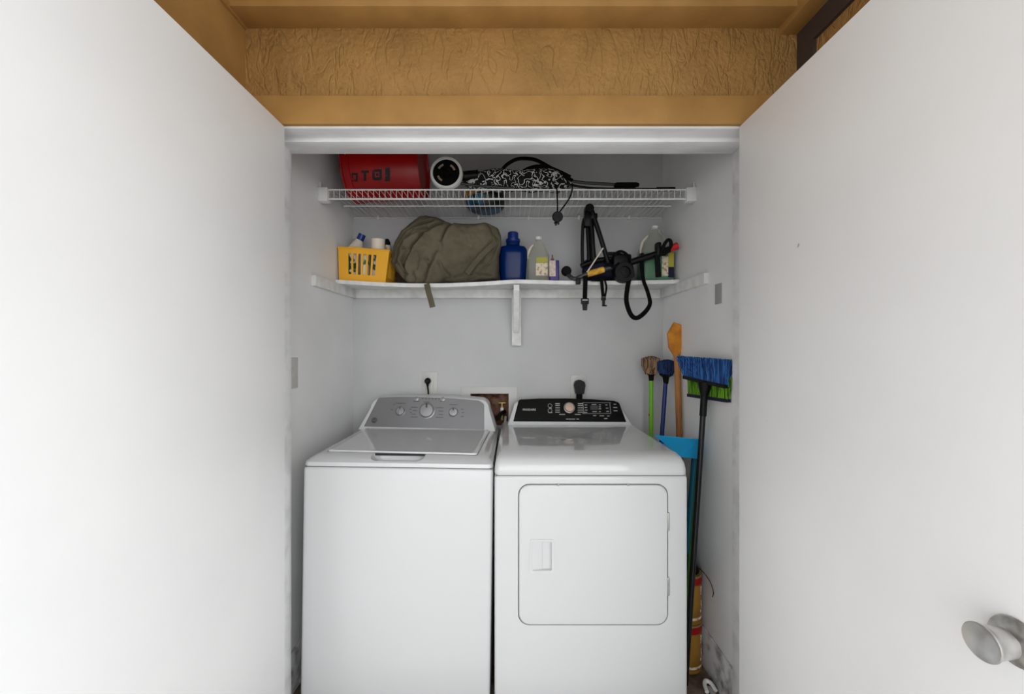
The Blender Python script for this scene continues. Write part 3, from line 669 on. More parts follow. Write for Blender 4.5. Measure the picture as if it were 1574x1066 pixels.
MB().strap([px(768, 266, 71.5), px(778, 254, 71.8), px(792, 245.5, 72), px(806, 243.5, 72), px(824, 246, 72), px(845, 257, 72), px(866, 268, 71.8), px(880, 278, 71.6)], 0.55, 0.35, side=(0, 1, 0)).build('hood_bow', M_black, t)
MB().strap([px(800, 268, 71.2), px(815, 260, 71.2), px(830, 257.5, 71.2), px(845, 260, 71.2), px(860, 266, 71.3), px(876, 274, 71.4)], 1.0, 0.4, side=(0, 1, 0)).build('hood_bow', M_black, t)
MB().tube([px(700, 280, 71), px(730, 285, 71), px(790, 289, 71)], 0.22).build('frame_tube', M_tube, t); MB().tube([px(862, 276, 72.3), px(900, 281, 72.3), px(948, 283.5, 72.3)], 0.28).build('frame_tube', M_tube, t)
MB().tube([px(868, 282, 71.2), px(905, 288.5, 71), px(960, 290.3, 71), px(1012, 290.5, 71)], 0.2, 10, 4).build('frame_tube', M_black, t); MB().tube([px(712, 270, 71.2), px(735, 268, 71)], .8).build('frame_tube', M_black, t)
MB().tube([px(944, 284.5, 72.3), px(948, 284, 72.3), px(978, 283.8, 72.3), px(982, 284, 72.3)], lambda s: 0.45 if 0.05 < s < .95 else .3, 14).build('foam_grip', M_rubber, t)
MB().tube([px(944, 289.5, 71.4), px(976, 289, 71.4)], .32).build('foam_grip', M_rubber, t)
MB().tube([px(1009, 290.5, 71), px(1037, 290.2, 71)], 0.34, 12).build('foam_grip', M_rubber, t)
MB().tube([px(848, 278, 69.5), px(855, 288, 68.5), px(856.5, 300, 68.4), px(856.8, 326, 68.4)], .12, 8, 5).build('strap_cord', M_web, t); MB().tube([px(880, 284, 69), px(878.5, 296, 68.4), px(873, 308, 68.4), px(859, 327, 68.4)], .12, 8, 5).build('strap_cord', M_web, t)
cc = px(857, 333, 68.4)
MB().lathe([(0, -.2), (.8, -.2), (.92, -.1), (.92, .1), (.8, .2), (0, .2)], cc, 'y', 24).box(cc.x - .45, cc.x - .12, cc.y - .1, cc.y + .1, cc.z - 1.5, cc.z - .8, .03).box(cc.x + .02, cc.x + .3, cc.y - .1, cc.y + .1, cc.z - 1.35, cc.z - .8, .03).box(cc.x - .6, cc.x + .1, cc.y - .1, cc.y + .1, cc.z - 1.2, cc.z - .9, .03).build('buckle', M_black, t)

# ------------------------------------------------------------------ things on the lower shelf
# yellow slotted basket, following the sag of the board
bx = thing('storage_basket', 'yellow slotted plastic basket at the left end of the wooden shelf', 'basket', (-28.5, 79, ztop(-28.9, 77)))
def basket(t):
    W0, W1, H, Dp = 4.4, 4.85, 6.1, 6.6; th = 0.12; zb = 0
    o = Vector(t['_o']); m_ = MB()
    def wall(p0, p1, q0, q1, holes, cols, nrm):   # p: bottom edge a->b, q: top edge; holes = list of col indexes with rows between .22 and .85
        rows = [0, 0.2, 0.84, 1.0]; g = []
        for r in rows:
            g.append([(p0.lerp(p1, c)).lerp(q0.lerp(q1, c), r) for c in cols])
        for side_ in (0, 1):
            off = nrm * th * side_
            for j in range(3):
                for i in range(len(cols) - 1):
                    if j == 1 and i in holes: continue
                    m_.add([g[j][i] + off, g[j][i + 1] + off, g[j + 1][i + 1] + off, g[j + 1][i] + off], [[0, 1, 2, 3]])
        for i in holes:
            q = [g[1][i], g[1][i + 1], g[2][i + 1], g[2][i]]
            m_.add([p for p in q] + [p + nrm * th for p in q], [[0, 1, 5, 4], [1, 2, 6, 5], [2, 3, 7, 6], [3, 0, 4, 7]])
    B = [Vector((-W0, -3.3 + .3, zb)), Vector((W0, -3.3 + .3, zb)), Vector((W0, 3.0, zb)), Vector((-W0, 3.0, zb))]
    T = [Vector((-W1, -3.4, H)), Vector((W1, -3.4, H)), Vector((W1, 3.3, H)), Vector((-W1, 3.3, H))]
    cols = [0, .2]; h = []
    for i in range(6):
        a = .2 + i * .1; gap = 0.06
        if i >= 4: a += 0.0
        cols += [a + gap]; h.append(len(cols) - 2); cols += [a + .1] if i < 5 else []
    cols += [1.0]
    B = [p + o for p in B]; T = [p + o for p in T]
    wall(B[0], B[1], T[0], T[1], h, cols, Vector((0, 1, 0))); wall(B[2], B[3], T[2], T[3], h, cols, Vector((0, -1, 0)))
    wall(B[1], B[2], T[1], T[2], h, cols, Vector((-1, 0, 0))); wall(B[3], B[0], T[3], T[0], h, cols, Vector((1, 0, 0)))
    m_.add(B, [[0, 1, 2, 3]]); m_.add([p + Vector((0, 0, .12)) for p in B], [[0, 1, 2, 3]])
    m_.build('basket_body', M_yellow, t, smooth=False)
    rim = MB(); pts = [Vector((-W1, -3.4, H)), Vector((-1.5, -3.45, H + .05)), Vector((0, -3.45, H)), Vector((W1, -3.4, H)), Vector((W1, 3.3, H)), Vector((-W1, 3.3, H)), Vector((-W1, -3.4, H))]
    rim.tube([p + o for p in pts], .16, 10).build('rim', M_yellow, t)
basket(bx); bx.rotation_euler = (0, math.radians(4.0), 0)
# bottles in the basket
def bottle(name, label, loc, prof, m, cap=None, capm=None, rot=(0, 0, 0), cat='bottle', sy=1.0, seg=32, extra=None):
    tt = thing(name, label, cat, loc)
    b = MB().lathe(prof, loc, 'z', seg); 
    for v in b.v: v.y = loc[1] + (v.y - loc[1]) * sy
    b.build('bottle_body', m, tt)
    if cap:
        c_ = MB().lathe(cap, loc, 'z', 24); c_.build('cap', capm, tt)
    tt.rotation_euler = rot; return tt
zb = ztop(-29, 78) + 0.25
t = thing('bleach_bottle', 'cream bottle with a slanting neck and blue cap in the yellow basket', 'bottle', (-31.3, 80, zb))
MB().tube([(-31.3, 80, zb), (-31.3, 80, zb + 3), (-31.3, 80, zb + 5.6), (-31.25, 80, zb + 6.8), (-30.85, 80, zb + 7.8), (-30.45, 80, zb + 8.7)], lambda q: 1.5 if q < .62 else 1.5 - .85 * ((q - .62) / .38) ** .8, 28, 5).build('bottle_body', M_cream, t)
MB().tube([(-30.5, 80, zb + 8.55), (-29.95, 80, zb + 9.75)], .72, 24).build('cap', M_bluecap, t)
bottle('spray_bottle', 'white-topped squat bottle standing upright in the yellow basket', (-26.0, 77.6, zb - .1), [(0, 0), (1.35, 0), (1.4, .2), (1.4, 4.8), (1.25, 5.2), (0, 5.2)], mat('printed_sleeve', (200, 190, 190), .5, rgb2=(40, 70, 60), cscale=30, cmin=.48, cmax=.54), [(0, 5.1), (1.3, 5.1), (1.3, 8.1), (1.2, 8.2), (0, 8.2)], M_cream)
bottle('squeeze_bottle', 'slim beige bottle with a black cap at the right end of the yellow basket', (-25.05, 80.1, zb - .35), [(0, 0), (.8, 0), (.85, .2), (.85, 7.2), (.7, 7.9), (0, 8.0)], M_label, [(0, 7.8), (.65, 7.8), (.62, 8.6), (.3, 9.2), (0, 9.2)], M_black)
o = MB().lathe([(0, 0), (1.05, 0), (1.05, 5.0), (.9, 5.3), (0, 5.3)], (-30.8, 77.2, zb + .1), 'z', 24).build('printed_can', mat('green_white_can', (40, 66, 40), .5, rgb2=(215, 210, 200), cscale=26, cmin=.48, cmax=.52)); o['_o'] = [0, 0, 0]; tag(o, 'green and white printed can inside the left of the yellow basket', 'can')
o = MB().box(-29.0, -27.6, 76.3, 78.2, zb + .1, zb + 5.2, .2).build('printed_box', mat('green_cream_box', (60, 110, 90), .5, rgb2=(225, 215, 190), cscale=22, cmin=.46, cmax=.52)); tag(o, 'pale printed carton inside the middle of the yellow basket', 'carton')
# dark brown box between basket and bag
o = MB().box(-23.5, -21.0, 80.9, 83.5, ztop(-22, 80) + .02, ztop(-22, 80) + 4.3, .15).build('dark_box', mat('dark_brown_card', (58, 36, 24), .7, bump=.3), origin=(-22.5, 80.5, ztop(-22, 80))); tag(o, 'dark brown box between the yellow basket and the olive bag', 'box')

# olive canvas bag
bag = thing('canvas_bag', 'rolled olive canvas bag lying on the wooden shelf', 'bag', (-12.5, 77.5, ztop(-12, 77)))
ol = [(602, 405), (604, 388), (608, 372), (618, 356), (632, 347), (646, 334), (656, 332.5), (672, 336), (686, 342), (697, 346), (712, 345.5), (735, 346), (750, 344.5), (758, 348), (766, 352), (770, 362), (771, 375), (767, 395), (767, 420), (766, 430), (740, 432), (715, 436), (700, 437), (684, 434), (672, 440), (658, 441), (648, 438), (638, 441), (626, 435), (612, 420)]
def ridge(v): return 1 - abs(2 * (v - math.floor(v)) - 1)
CREASE = [  # (polyline on the bag front, depth, width, step) - step lifts the cloth to one side
 ([(697, 348), (686, 369), (674, 393), (664, 416), (654, 438)], .7, 2.2, 1.0),
 ([(682, 350), (655, 364), (636, 390), (626, 413), (625, 434)], .8, 2.4, .9),
 ([(668, 346), (640, 353), (622, 367), (612, 385), (607, 400)], .7, 2.6, .7),
 ([(640, 360), (624, 374), (618, 392), (612, 407)], .8, 2.2, .4),
 ([(608, 408), (615, 423), (625, 436)], .6, 1.8, .3), ([(614, 404), (620, 416), (630, 425)], .5, 1.6, 0),
 ([(625, 387), (632, 389), (623, 405), (627, 412)], .7, 2.0, 0), ([(680, 408), (685, 420), (694, 428), (683, 435)], .55, 2.6, 0),
 ([(759, 371), (740, 395), (717, 424)], .3, 1.3, .2), ([(765, 375), (748, 397), (726, 425)], .3, 1.3, -.2),
 ([(768, 378), (757, 404), (740, 425), (722, 433)], .4, 2.2, 0), ([(661, 403), (665, 411)], .8, 2.4, 0),
 ([(641, 423), (643, 431), (637, 439)], .6, 1.8, 0), ([(752, 350), (761, 365), (769, 372)], .6, 2.6, 0),
 ([(650, 362), (662, 372), (668, 385)], .3, 3, 0), ([(715, 360), (728, 380), (722, 402)], .25, 5, 0), ([(700, 430), (730, 424), (755, 427)], .4, 2, 0),
 ([(645, 395), (650, 405), (646, 416)], .35, 2.5, 0), ([(632, 370), (645, 362), (660, 358)], .5, 2, 0)]
def bfn(p, q):
    f = 0.0; sx = CX + p.x * FPX / 77.3; sy = CY - (p.z - EYE) * FPX / 77.3
    if p.y < 77.6:
        j_ = noise.noise(Vector((sx * .08, sy * .08, 0))) * 2.5
        for pl, dp, wd, st in CREASE:
            best = 1e9; sg = 0
            for a, b in zip(pl, pl[1:]):
                ex, ey = b[0] - a[0], b[1] - a[1]; k = max(0, min(1, ((sx + j_ - a[0]) * ex + (sy - a[1]) * ey) / (ex * ex + ey * ey)))
                dx, dy = sx + j_ - a[0] - ex * k, sy - a[1] - ey * k; d = math.hypot(dx, dy)
                if d < best: best = d; sg = 1 if (ex * dy - ey * dx) < 0 else -1
            f -= dp * math.exp(-(best / wd) ** 2)
            f += st * .55 * math.exp(-((best - wd * 2.2) / (wd * 2.4)) ** 2) * (1 if sg > 0 else -.35)
    X = p.x; Z = p.z - 62
    f += 0.4 * noise.noise(Vector((X * .4, 3, Z * .4))) + .16 * noise.noise(Vector((X * 1.2, 9, Z * 1.2)))
    p.y -= f * max(0, min(1, (77.6 - p.y) / 2.2))
    return p
bb = blob(ol, 77.3, 3.6, bfn, nt_=300, np_=200, pw=.45)
for v in bb.v:
    zt_ = ztop(v.x, max(v.y, SY)) + .03
    if v.y > SY - .2 and v.z < zt_: v.z = zt_
bb.build('bag_body', M_olive, bag, angle=70)
# top flap folded over at the back left
fl = [(604, 386), (609, 368), (620, 353), (634, 343), (646, 333), (657, 331.5), (674, 335.5), (690, 343), (697, 347), (680, 350), (660, 352), (640, 360), (622, 374), (612, 388)]
blob(fl, 79.5, 1.6, lambda p, q: Vector((p.x, p.y - .25 * math.sin(p.x * 1.2), p.z)), nt_=120, np_=24).build('top_flap', mat('olive_canvas_dark', (78, 74, 62), .9, bump=.5, bscale=28, bdist=.005), bag, angle=70)
MB().strap([px(656, 436, 74.3), px(659, 450, 74.2), px(662, 460, 74.2), px(665, 472, 74.2)], 1.05, 0.12, side=(0, 1, 0)).build('strap', M_olive, bag)
MB().strap([px(762, 372, 73.0), px(748, 385, 72.8), px(732, 402, 72.9), px(718, 420, 73.4)], 0.9, 0.14, side=(0, 1, 0)).build('strap', M_olive, bag)

# detergent bottle (lathed, flattened)
SZ1 = ztop(0, 79)
def obottle(name, label, cx, cy, prof, m, sy=.6, capp=None, capm=None):
    z0 = ztop(cx, cy) + .01
    tt = thing(name, label, 'bottle', (cx, cy, z0)); b = MB().lathe(prof, (cx, cy, z0), 'z', 40)
    for v in b.v:                     # squared-off oval section
        dx, dy = v.x - cx, v.y - cy; r = math.hypot(dx, dy)
        if r > 1.05:
            a = math.atan2(dy, dx); k_ = (abs(math.cos(a)) ** 3 + abs(math.sin(a)) ** 3) ** (-1 / 3); v.x = cx + r * k_ * math.cos(a); v.y = cy + r * k_ * math.sin(a) * sy
    b.build('bottle_body', m, tt)
    if capp: MB().lathe(capp, (cx, cy, z0), 'z', 32).build('cap', capm, tt)
    return tt
t = obottle('detergent_bottle', 'deep blue detergent bottle between the olive bag and the clear jug', 0.2, 79.8, [(0, 0), (2.3, 0), (2.5, .2), (2.6, 1.2), (2.75, 3.5), (2.85, 5.6), (2.8, 6.6), (2.45, 7.1), (1.5, 7.4), (1.35, 7.5), (1.3, 8.3), (0, 8.3)], M_bluebot, .72, [(0, 8.2), (1.45, 8.2), (1.45, 8.7), (1.12, 8.8), (1.08, 10.0), (.95, 10.15), (0, 10.15)], M_bluedk)
def jug(name, label, cx, cy, H, W, liq, level, labels):
    z0 = ztop(cx, cy) + .01; tt = thing(name, label, 'jug', (cx, cy, z0))
    def ring(z, h, r): return [Vector((cx + x, cy + y, z0 + z)) for x, y in rrect(-h, h, -h * .8, h * .8, min(r, h * .79), 5)]
    pf = [(0, W - .2, .5), (.2, W, .6), (H * .5, W, .6), (H * .58, W * .96, .6), (H * .7, W * .74, .5), (H * .82, W * .5, .4), (H * .9, W * .3, .3), (H * .93, W * .28, .3), (H * .96, W * .28, .3)]
    MB().rings([ring(*p) for p in pf]).build('jug_body', M_clear, tt)
    MB().lathe([(0, H * .94), (.62, H * .94), (.62, H), (.55, H + .08), (0, H + .08)], (cx, cy, z0), 'z', 24).build('cap', M_white, tt)
    MB().tube([(cx - W * .45, cy - .2, z0 + H * .82), (cx - W * .8, cy - .3, z0 + H * .74), (cx - W * .95, cy - .3, z0 + H * .62), (cx - W * .93, cy - .2, z0 + H * .52)], .26, 10, 5).build('handle', M_cream, tt)
    if liq:
        pf2 = [(.12, W - .3, .4), (.3, W - .1, .5), (min(level, H * .5), W - .1, .5)]
        MB().rings([ring(*p) for p in pf2]).build('liquid', liq, tt)
    for (xa, xb, za, zb_, m) in labels:
        MB().box(cx + xa, cx + xb, cy - W * .8 - .05, cy - W * .8 - .005, z0 + za, z0 + zb_).build('label', m, tt)
    return tt
jug('vinegar_jug', 'clear plastic jug with a white cap and pale label beside the blue bottle', 5.2, 78.6, 8.9, 2.05, None, 0, [(-.5, 1.6, 3.6, 4.6, M_ylabel), (-.6, 1.7, 1.1, 3.5, M_label)])
jug('cleaner_jug', 'jug of green liquid with a white cap in the right corner of the wooden shelf', 28.1, 78.6, 11.0, 2.95, M_grliq, 5.4, [(.55, 1.7, .9, 4.6, M_label), (1.7, 2.8, 2.6, 5.4, M_ylabel), (1.7, 2.8, .6, 2.6, M_navybag)])
t = thing('small_bottle', 'small purple bottle with a white label in front of the clear jug', 'bottle', (8.05, 76.6, ztop(8, 76.6)))
z0 = t['_o'][2]
MB().box(7.15, 9.0, 76.1, 77.2, z0 + .01, z0 + 4.0, .2, 3).build('bottle_body', M_purple, t)
MB().lathe([(.35, 3.9), (.3, 4.3), (.12, 4.5), (.12, 5.1), (0, 5.15)], (7.75, 76.6, z0), 'z', 14).build('nozzle', mat('brown_tip', (120, 80, 70), .5), t)
MB().box(7.1, 8.3, 76.02, 76.09, z0 + .9, z0 + 3.9).build('label', mat('white_label', (216, 200, 190), .6, rgb2=(185, 165, 155), cscale=60), t)

# navy pouch behind the rack
zz = ztop(16, 79)
o = blob([(897, 400), (912, 396), (945, 398), (965, 402), (973, 408), (975, 425), (972, 430), (900, 431), (894, 420)], 79, 2.2, None, nt_=60, np_=16)
for v in o.v: v.z = max(v.z, ztop(v.x, v.y) + .02)
o = o.build('cloth_pouch', M_navybag, origin=(16, 79, zz)); tag(o, 'dark navy cloth pouch behind the black rack on the wooden shelf', 'pouch')

# black bike rack
t = thing('bike_rack', 'folded black car bike rack with hanging straps on the wooden shelf', 'bike rack', (16, 76, ztop(16, 76)))
D1 = 76.0
def P(x, y, d=D1): return px(x, y, d)
MB().tube([P(903, 327), P(897, 340), P(895.5, 360), P(895, 385), P(895.5, 405)], .32, 12, 5).build('frame_tube', M_black, t); MB().tube([P(907, 325, 75.6), P(909, 350, 75.6), P(911, 380, 75.4), P(913, 402, 75.4)], .5, 12, 4).build('frame_tube', M_black, t); MB().tube([P(902, 325, 76.4), P(903, 350, 76.4), P(905, 385, 76.4), P(905, 403, 76.4)], .38, 12, 4).build('frame_tube', M_black, t); MB().tube([P(909, 322, 75.2), P(915, 340, 75.2), P(924, 368, 75.2), P(931, 391, 75.2), P(935, 405, 75.2)], .45, 12, 4).build('frame_tube', M_black, t)
hb = P(905, 322, 75.7)
MB().lathe([(0, -1.1), (.75, -1.1), (.85, -.9), (.85, .9), (.75, 1.1), (0, 1.1)], hb, 'y', 20).box(hb.x - .9, hb.x + .6, hb.y - .8, hb.y + .8, hb.z - 3.4, hb.z - .3, .3).box(hb.x + .2, hb.x + 1.5, hb.y - .9, hb.y + .4, hb.z - 2.0, hb.z - .9, .2).build('upper_hub', M_black, t)
MB().box(P(897, 0).x, P(902, 0).x, 75.2, 76.6, P(0, 341).z, P(0, 326).z, .25).build('strap_loop', M_tube, t)
MB().tube([P(893, 409), P(905, 404), P(925, 399), P(940, 397)], .48, 12, 4).build('frame_tube', M_black, t); MB().tube([P(931, 390, 75.3), P(945, 390, 75.3), P(955, 392, 75.3), P(965, 396, 75.3)], .35, 12, 4).build('frame_tube', M_black, t)
MB().tube([P(871, 418), P(874, 423), P(883, 428.5, 75.2), P(893, 425, 74.9), P(903, 421, 74.8), P(930, 413.5, 74.8), P(950, 408, 74.8)], .42, 12, 4).build('frame_tube', M_tube, t)
MB().lathe([(0, -.8), (.75, -.75), (.95, -.3), (.95, .3), (.7, .8), (0, .8)], P(870.5, 416.5, 76.3), 'y', 20).build('foam_foot', M_rubber, t)
a, b = P(902.5, 421.3, 74.8), P(928, 414, 74.8)
MB().tube([a, b], .58, 14).build('yellow_label', mat('yellow_sticker', (226, 176, 60), .5, rgb2=(190, 140, 40), cscale=80), t)
MB().box(P(885, 0, 74.8).x, P(892, 0, 74.8).x, 74.2, 75.2, P(0, 437, 74.8).z, P(0, 427, 74.8).z, .15).build('end_block', M_black, t)
h = P(957, 420, 75.0)
hub = MB().lathe([(1.1, -1.5), (1.75, -1.5), (1.85, -1.2), (1.85, .8), (1.1, .8)], h, 'y', 32).lathe([(0, -1.2), (1.0, -1.15), (1.0, .8), (0, .8)], h, 'y', 24).box(h.x - 1.9, h.x + 1.6, h.y - .6, h.y + 1.2, h.z + .6, h.z + 3.6, .4, 3).build('centre_hub', M_black, t); hub['_o'] = t['_o']
MB().lathe([(0, -1.45), (.62, -1.4), (.62, -1.2)], h, 'y', 20).build('hub_dial', M_black, hub)
MB().tube([P(944, 393, 74.4), P(950, 387, 74.2), P(958, 387, 74.2), P(966, 394, 74.3), P(968, 405, 74.4)], .25, 10, 6).build('strap_cord', M_web, t); MB().tube([P(934, 405, 74.8), P(944, 410, 74.3), P(952, 404, 74.1)], .3, 10, 4).build('strap_cord', M_web, t)
MB().tube([P(966, 404, 75.2), P(1009, 390.5, 74.4), P(1029, 383, 74.2)], .62, 14).build('arm', M_black, t)
MB().tube([P(1028, 383.2, 74.2), P(1035, 380, 74.1), P(1041, 377.5, 74.1)], lambda s: .6 if s < .7 else .68, 16).build('red_end_cap', mat('red_rubber', (190, 24, 26), .45), t)
MB().box(P(1006, 0, 75).x, P(1013, 0, 75).x, 73.6, 75.2, P(0, 397, 75).z, P(0, 374, 75).z, .25).build('cradle', M_black, t); MB().box(P(984, 0, 75).x, P(989, 0, 75).x, 74.6, 75.9, P(0, 402, 75).z, P(0, 389, 75).z, .15).build('cradle', M_black, t)
MB().tube([P(1016, 392, 73.6), P(1020, 378, 73.4), P(1026, 369, 73.4), P(1031, 371, 73.4), P(1030, 380, 73.4), P(1022, 390, 73.4), P(1015, 389, 73.6)], .33, 10, 5).build('cradle_loop', M_rubber, t)
MB().strap([P(1010, 392, 73.6), P(1011, 405, 73.5), P(1012, 426, 73.6)], .95, .25, side=(0, 1, 0)).build('rubber_strap', M_rubber, t)
MB().tube([P(927, 381, 74.4), P(902.5, 418, 74.1)], .13, 8).build('thin_rod', M_cream, t)
MB().strap([P(900, 424, 74.2), P(899.5, 440, 74.0), P(899, 458, 74.0)], .85, .1, side=(0, 1, 0)).build('webbing_strap', M_web, t)
q = P(899, 461, 74.0)
MB().box(q.x - .72, q.x + .72, q.y - .2, q.y + .2, q.z - .75, q.z + .35, .1).prism([(q.x - .5, q.z - .7), (q.x + .5, q.z - .7), (q.x + .38, q.z - 1.9), (q.x - .38, q.z - 1.9)], q.y - .15, q.y + .15).build('buckle', M_black, t)
MB().box(q.x - .5, q.x + .5, q.y - .24, q.y - .2, q.z - .1, q.z + .08).build('buckle_slot', M_print, t)
MB().strap([P(924, 424, 74.2), P(925.5, 440, 74.0), P(927, 456, 74.0)], .6, .1, side=(0, 1, 0)).build('webbing_strap', M_web, t); MB().strap([P(928, 426, 74.1), P(932, 440, 73.9), P(930, 456, 73.95)], .35, .1, side=(.4, 1, 0)).build('webbing_strap', M_web, t)
q = P(927.5, 459, 73.95)
MB().box(q.x - .45, q.x + .45, q.y - .15, q.y + .15, q.z - .3, q.z + .3, .08).box(q.x - .25, q.x + .3, q.y - .12, q.y + .12, q.z - 1.4, q.z - .2, .06).box(q.x - .1, q.x + .65, q.y - .12, q.y + .12, q.z - 1.4, q.z - 1.15, .06).build('buckle', M_black, t)
MB().strap([P(968, 424, 74.4), P(964, 445, 73.8), P(963, 463, 73.6), P(969, 482, 73.5), P(978, 488.5, 73.5), P(990, 481, 73.6), P(999, 467, 73.7), P(996, 450, 73.8), P(989, 430, 74.1), P(987, 412, 74.4), P(986, 395, 74.5)], .85, .1, side=lambda s: (0.55 * math.sin(s * PI * 2.0), 1, 0.25)).build('webbing_loop', M_web, t)
MB().strap([P(908, 430.5, 74.7), P(925, 431, 74.5)], .35, .2, side=(0, 1, 0), smooth=0).build('webbing_strap', M_web, t)

# ------------------------------------------------------------------ brooms in the gap on the right
def stick(a, b_, r, name, m, parent): return MB().tube([a, b_], r, 16).build(name, m, parent)
def bristle_fan(base0, base1, tip0, tip1, thick, n, m, parent, name='bristles', rnd=.25, rr=0.05, lean=Vector((0, 0, 0)), rows=5, dirw=Vector((1, 0, 0))):
    b = MB(); rg = random.Random(3)
    for j in range(rows):
        for i in range(n):
            q = (i + rg.random() * .8) / n; w_ = (j / (rows - 1) - .5) * thick if rows > 1 else 0
            p = base0.lerp(base1, q) + dirw * w_; e = tip0.lerp(tip1, q) + dirw * w_ * 1.5 + Vector((rg.uniform(-rnd, rnd), rg.uniform(-rnd, rnd), rg.uniform(-rnd, rnd) * .9))
            b.tube([p, e], lambda s: rr, 4, caps=True)
    return b.build(name, m, parent, smooth=False)
# black broom with blue bristles
a0 = Vector((31.15 - 0.35, 57.3, EYE - 5.65)); a1 = Vector((29.2, 67.2, EYE - 5.05))
t = thing('push_broom', 'black-handled broom with blue bristles up, leaning on the right wall', 'broom', (26.9, 62, 0))
dd = (a1 - a0)
jn = a0.lerp(a1, .47)
MB().strap([a0, a0.lerp(a1, .5), a1], 1.1, .55, side=(0, 0, 1), smooth=0).build('head_block', M_black, t)
bristle_fan(a0 + Vector((0, 0, .2)), a1 + Vector((0, 0, .2)), Vector((31.2, 57.0, EYE - 1.9)), Vector((29.0, 69.4, EYE - 1.65)), .75, 80, M_bblue, t, rnd=.18, rr=.06)
foot = Vector((26.9, 62.0, 0.05)); top = jn + Vector((-.1, 0, -.1)); dn = (foot - top).normalized()
MB().tube([top, top + dn * 1.2, top + dn * 2.2], lambda s: 1.1 - .6 * s, 16).tube([top + dn * 2, top + dn * 5.2], .52, 16).build('socket', M_black, t)
stick(top + dn * 5, foot, .42, 'handle', mat('gloss_black_handle', (18, 18, 19), .25), t)
# green-bristled broom behind it
g0 = Vector((31.2, 57.6, EYE - 7.75)); g1 = Vector((30.5, 68.9, EYE - 8.3))
t = thing('kitchen_broom', 'broom with lime green bristles behind the black-handled broom', 'broom', (28.3, 66.4, 0))
MB().strap([g0, g0.lerp(g1, .5), g1], .7, .5, side=(0, 0, 1), smooth=0).build('head_block', M_navybag, t)
bristle_fan(g0 + Vector((0, 0, .2)), g1 + Vector((0, 0, .2)), Vector((31.3, 57.2, EYE - 4.4)), Vector((30.6, 69.3, EYE - 4.8)), .35, 70, M_bgreen, t, rnd=.15, rr=.055, rows=4)
stick(g0.lerp(g1, .55) + Vector((-.1, 0, -.1)), Vector((26.5, 62.95, 0.05)), .3, 'handle', mat('green_painted_handle', (64, 128, 44), .4), t)
# straw brush, green handle
hp_ = px(1001, 577, 79.5); ft = Vector((27.4, 79.0, .05))
t = thing('corn_broom', 'tan-bristled round brush on a lime green handle with a red band', 'broom', (27.4, 79, 0))
stick(hp_, ft, .42, 'handle', M_green, t)
q = px(1000.5, 637, 79.5); MB().tube([q + Vector((0, 0, -.2)), q + Vector((0, 0, .2))], .46, 16).build('red_band', M_redlab, t)
MB().lathe([(.45, -1.0), (.55, 0), (.9, .3), (.9, .6), (0, .6)], hp_, 'z', 20).build('collar', M_rubber, t)
def tuft(c, r0_, r1_, h_, n, m, parent, rr=.07):
    b = MB(); rg = random.Random(5)
    for i in range(n):
        a = rg.uniform(0, 2 * PI); k_ = math.sqrt(rg.random()); p = c + Vector((math.cos(a) * r0_ * k_, math.sin(a) * r0_ * k_, 0))
        e = c + Vector((math.cos(a) * r1_ * k_, math.sin(a) * r1_ * k_, h_ * (1 - .15 * k_ * k_) * rg.uniform(.9, 1))); mid = c + Vector((math.cos(a) * r1_ * 1.0 * k_, math.sin(a) * r1_ * 1.0 * k_, h_ * .45))
        b.tube([p, mid, e], rr, 4)
    return b.build('bristles', m, parent, smooth=False)
tuft(hp_ + Vector((-.1, 0, .3)), 1.0, 1.75, 3.7, 420, M_straw, t)
# navy mop
hp_ = px(1023.5, 580, 77.8); ft = Vector((26.3, 76.5, .05))
t = thing('round_brush', 'navy-bristled brush on a dark blue handle beside the tan brush', 'broom', (26.3, 76.5, 0))
stick(hp_, ft, .4, 'handle', M_navy, t)
MB().lathe([(.45, -1.2), (.6, 0), (1.2, .5), (1.2, .8), (0, .8)], hp_, 'z', 20).build('collar', M_rubber, t)
tuft(hp_ + Vector((0.1, 0, .4)), 1.1, 1.75, 3.2, 420, M_bnavy, t)
# orange wooden scraper on a wooden handle
t = thing('wooden_paddle', 'orange-painted paddle on a wooden handle, tallest of the leaning tools', 'paddle', (30.7, 70, 0))
a = px(1040.5, 545, 75.0); b_ = px(1046, 670, 73.5); dirn = (b_ - a).normalized(); ft = a + dirn * ((a.z - .05) / -dirn.z)
ft.x = 30.4; stick(a, ft, .55, 'handle', M_wood, t)
bl_ = [(1036, 495), (1050, 501), (1050.5, 522), (1044.5, 545), (1037, 548), (1028, 534), (1026, 512)]
poly = [((x - CX) * 75 / FPX, EYE + (CY - y) * 75 / FPX) for x, y in bl_]
MB().rings([[Vector((x, 74.7, z)) for x, z in inset(poly, .12)], [Vector((x, 74.8, z)) for x, z in poly], [Vector((x, 75.3, z)) for x, z in poly], [Vector((x, 75.4, z)) for x, z in inset(poly, .12)]]).build('blade', M_orange, t)
# blue dustpan
t = thing('dustpan', 'bright blue long-handled dustpan upside down beside the dryer', 'dustpan', (27.5, 66, 0))
pA = [px(1007, 669.5, 68.5), px(1077.5, 676, 65.5), px(1077, 705.5, 65.0), px(1046, 702, 64.6)]
n3 = Vector((0.1, 1, 0.1)) * .14
MB().rings([[p for p in pA], [p + n3 for p in pA]]).build('pan', M_cyan, t, smooth=False)
pB = [px(1007, 669.5, 68.5), px(1077.5, 676, 65.5), px(1077, 681, 69.5), px(1020, 678, 70.5)]
MB().rings([pB, [p + Vector((0, 0, .14)) for p in pB]]).build('pan_back', M_cyan, t, smooth=False)
pC = [px(1077.5, 676, 65.5), px(1077, 705.5, 65.0), px(1074, 695, 69.3), px(1077, 681, 69.5)]
MB().rings([pC, [p + Vector((-.14, 0, 0)) for p in pC]]).build('pan_side', M_cyan, t, smooth=False)
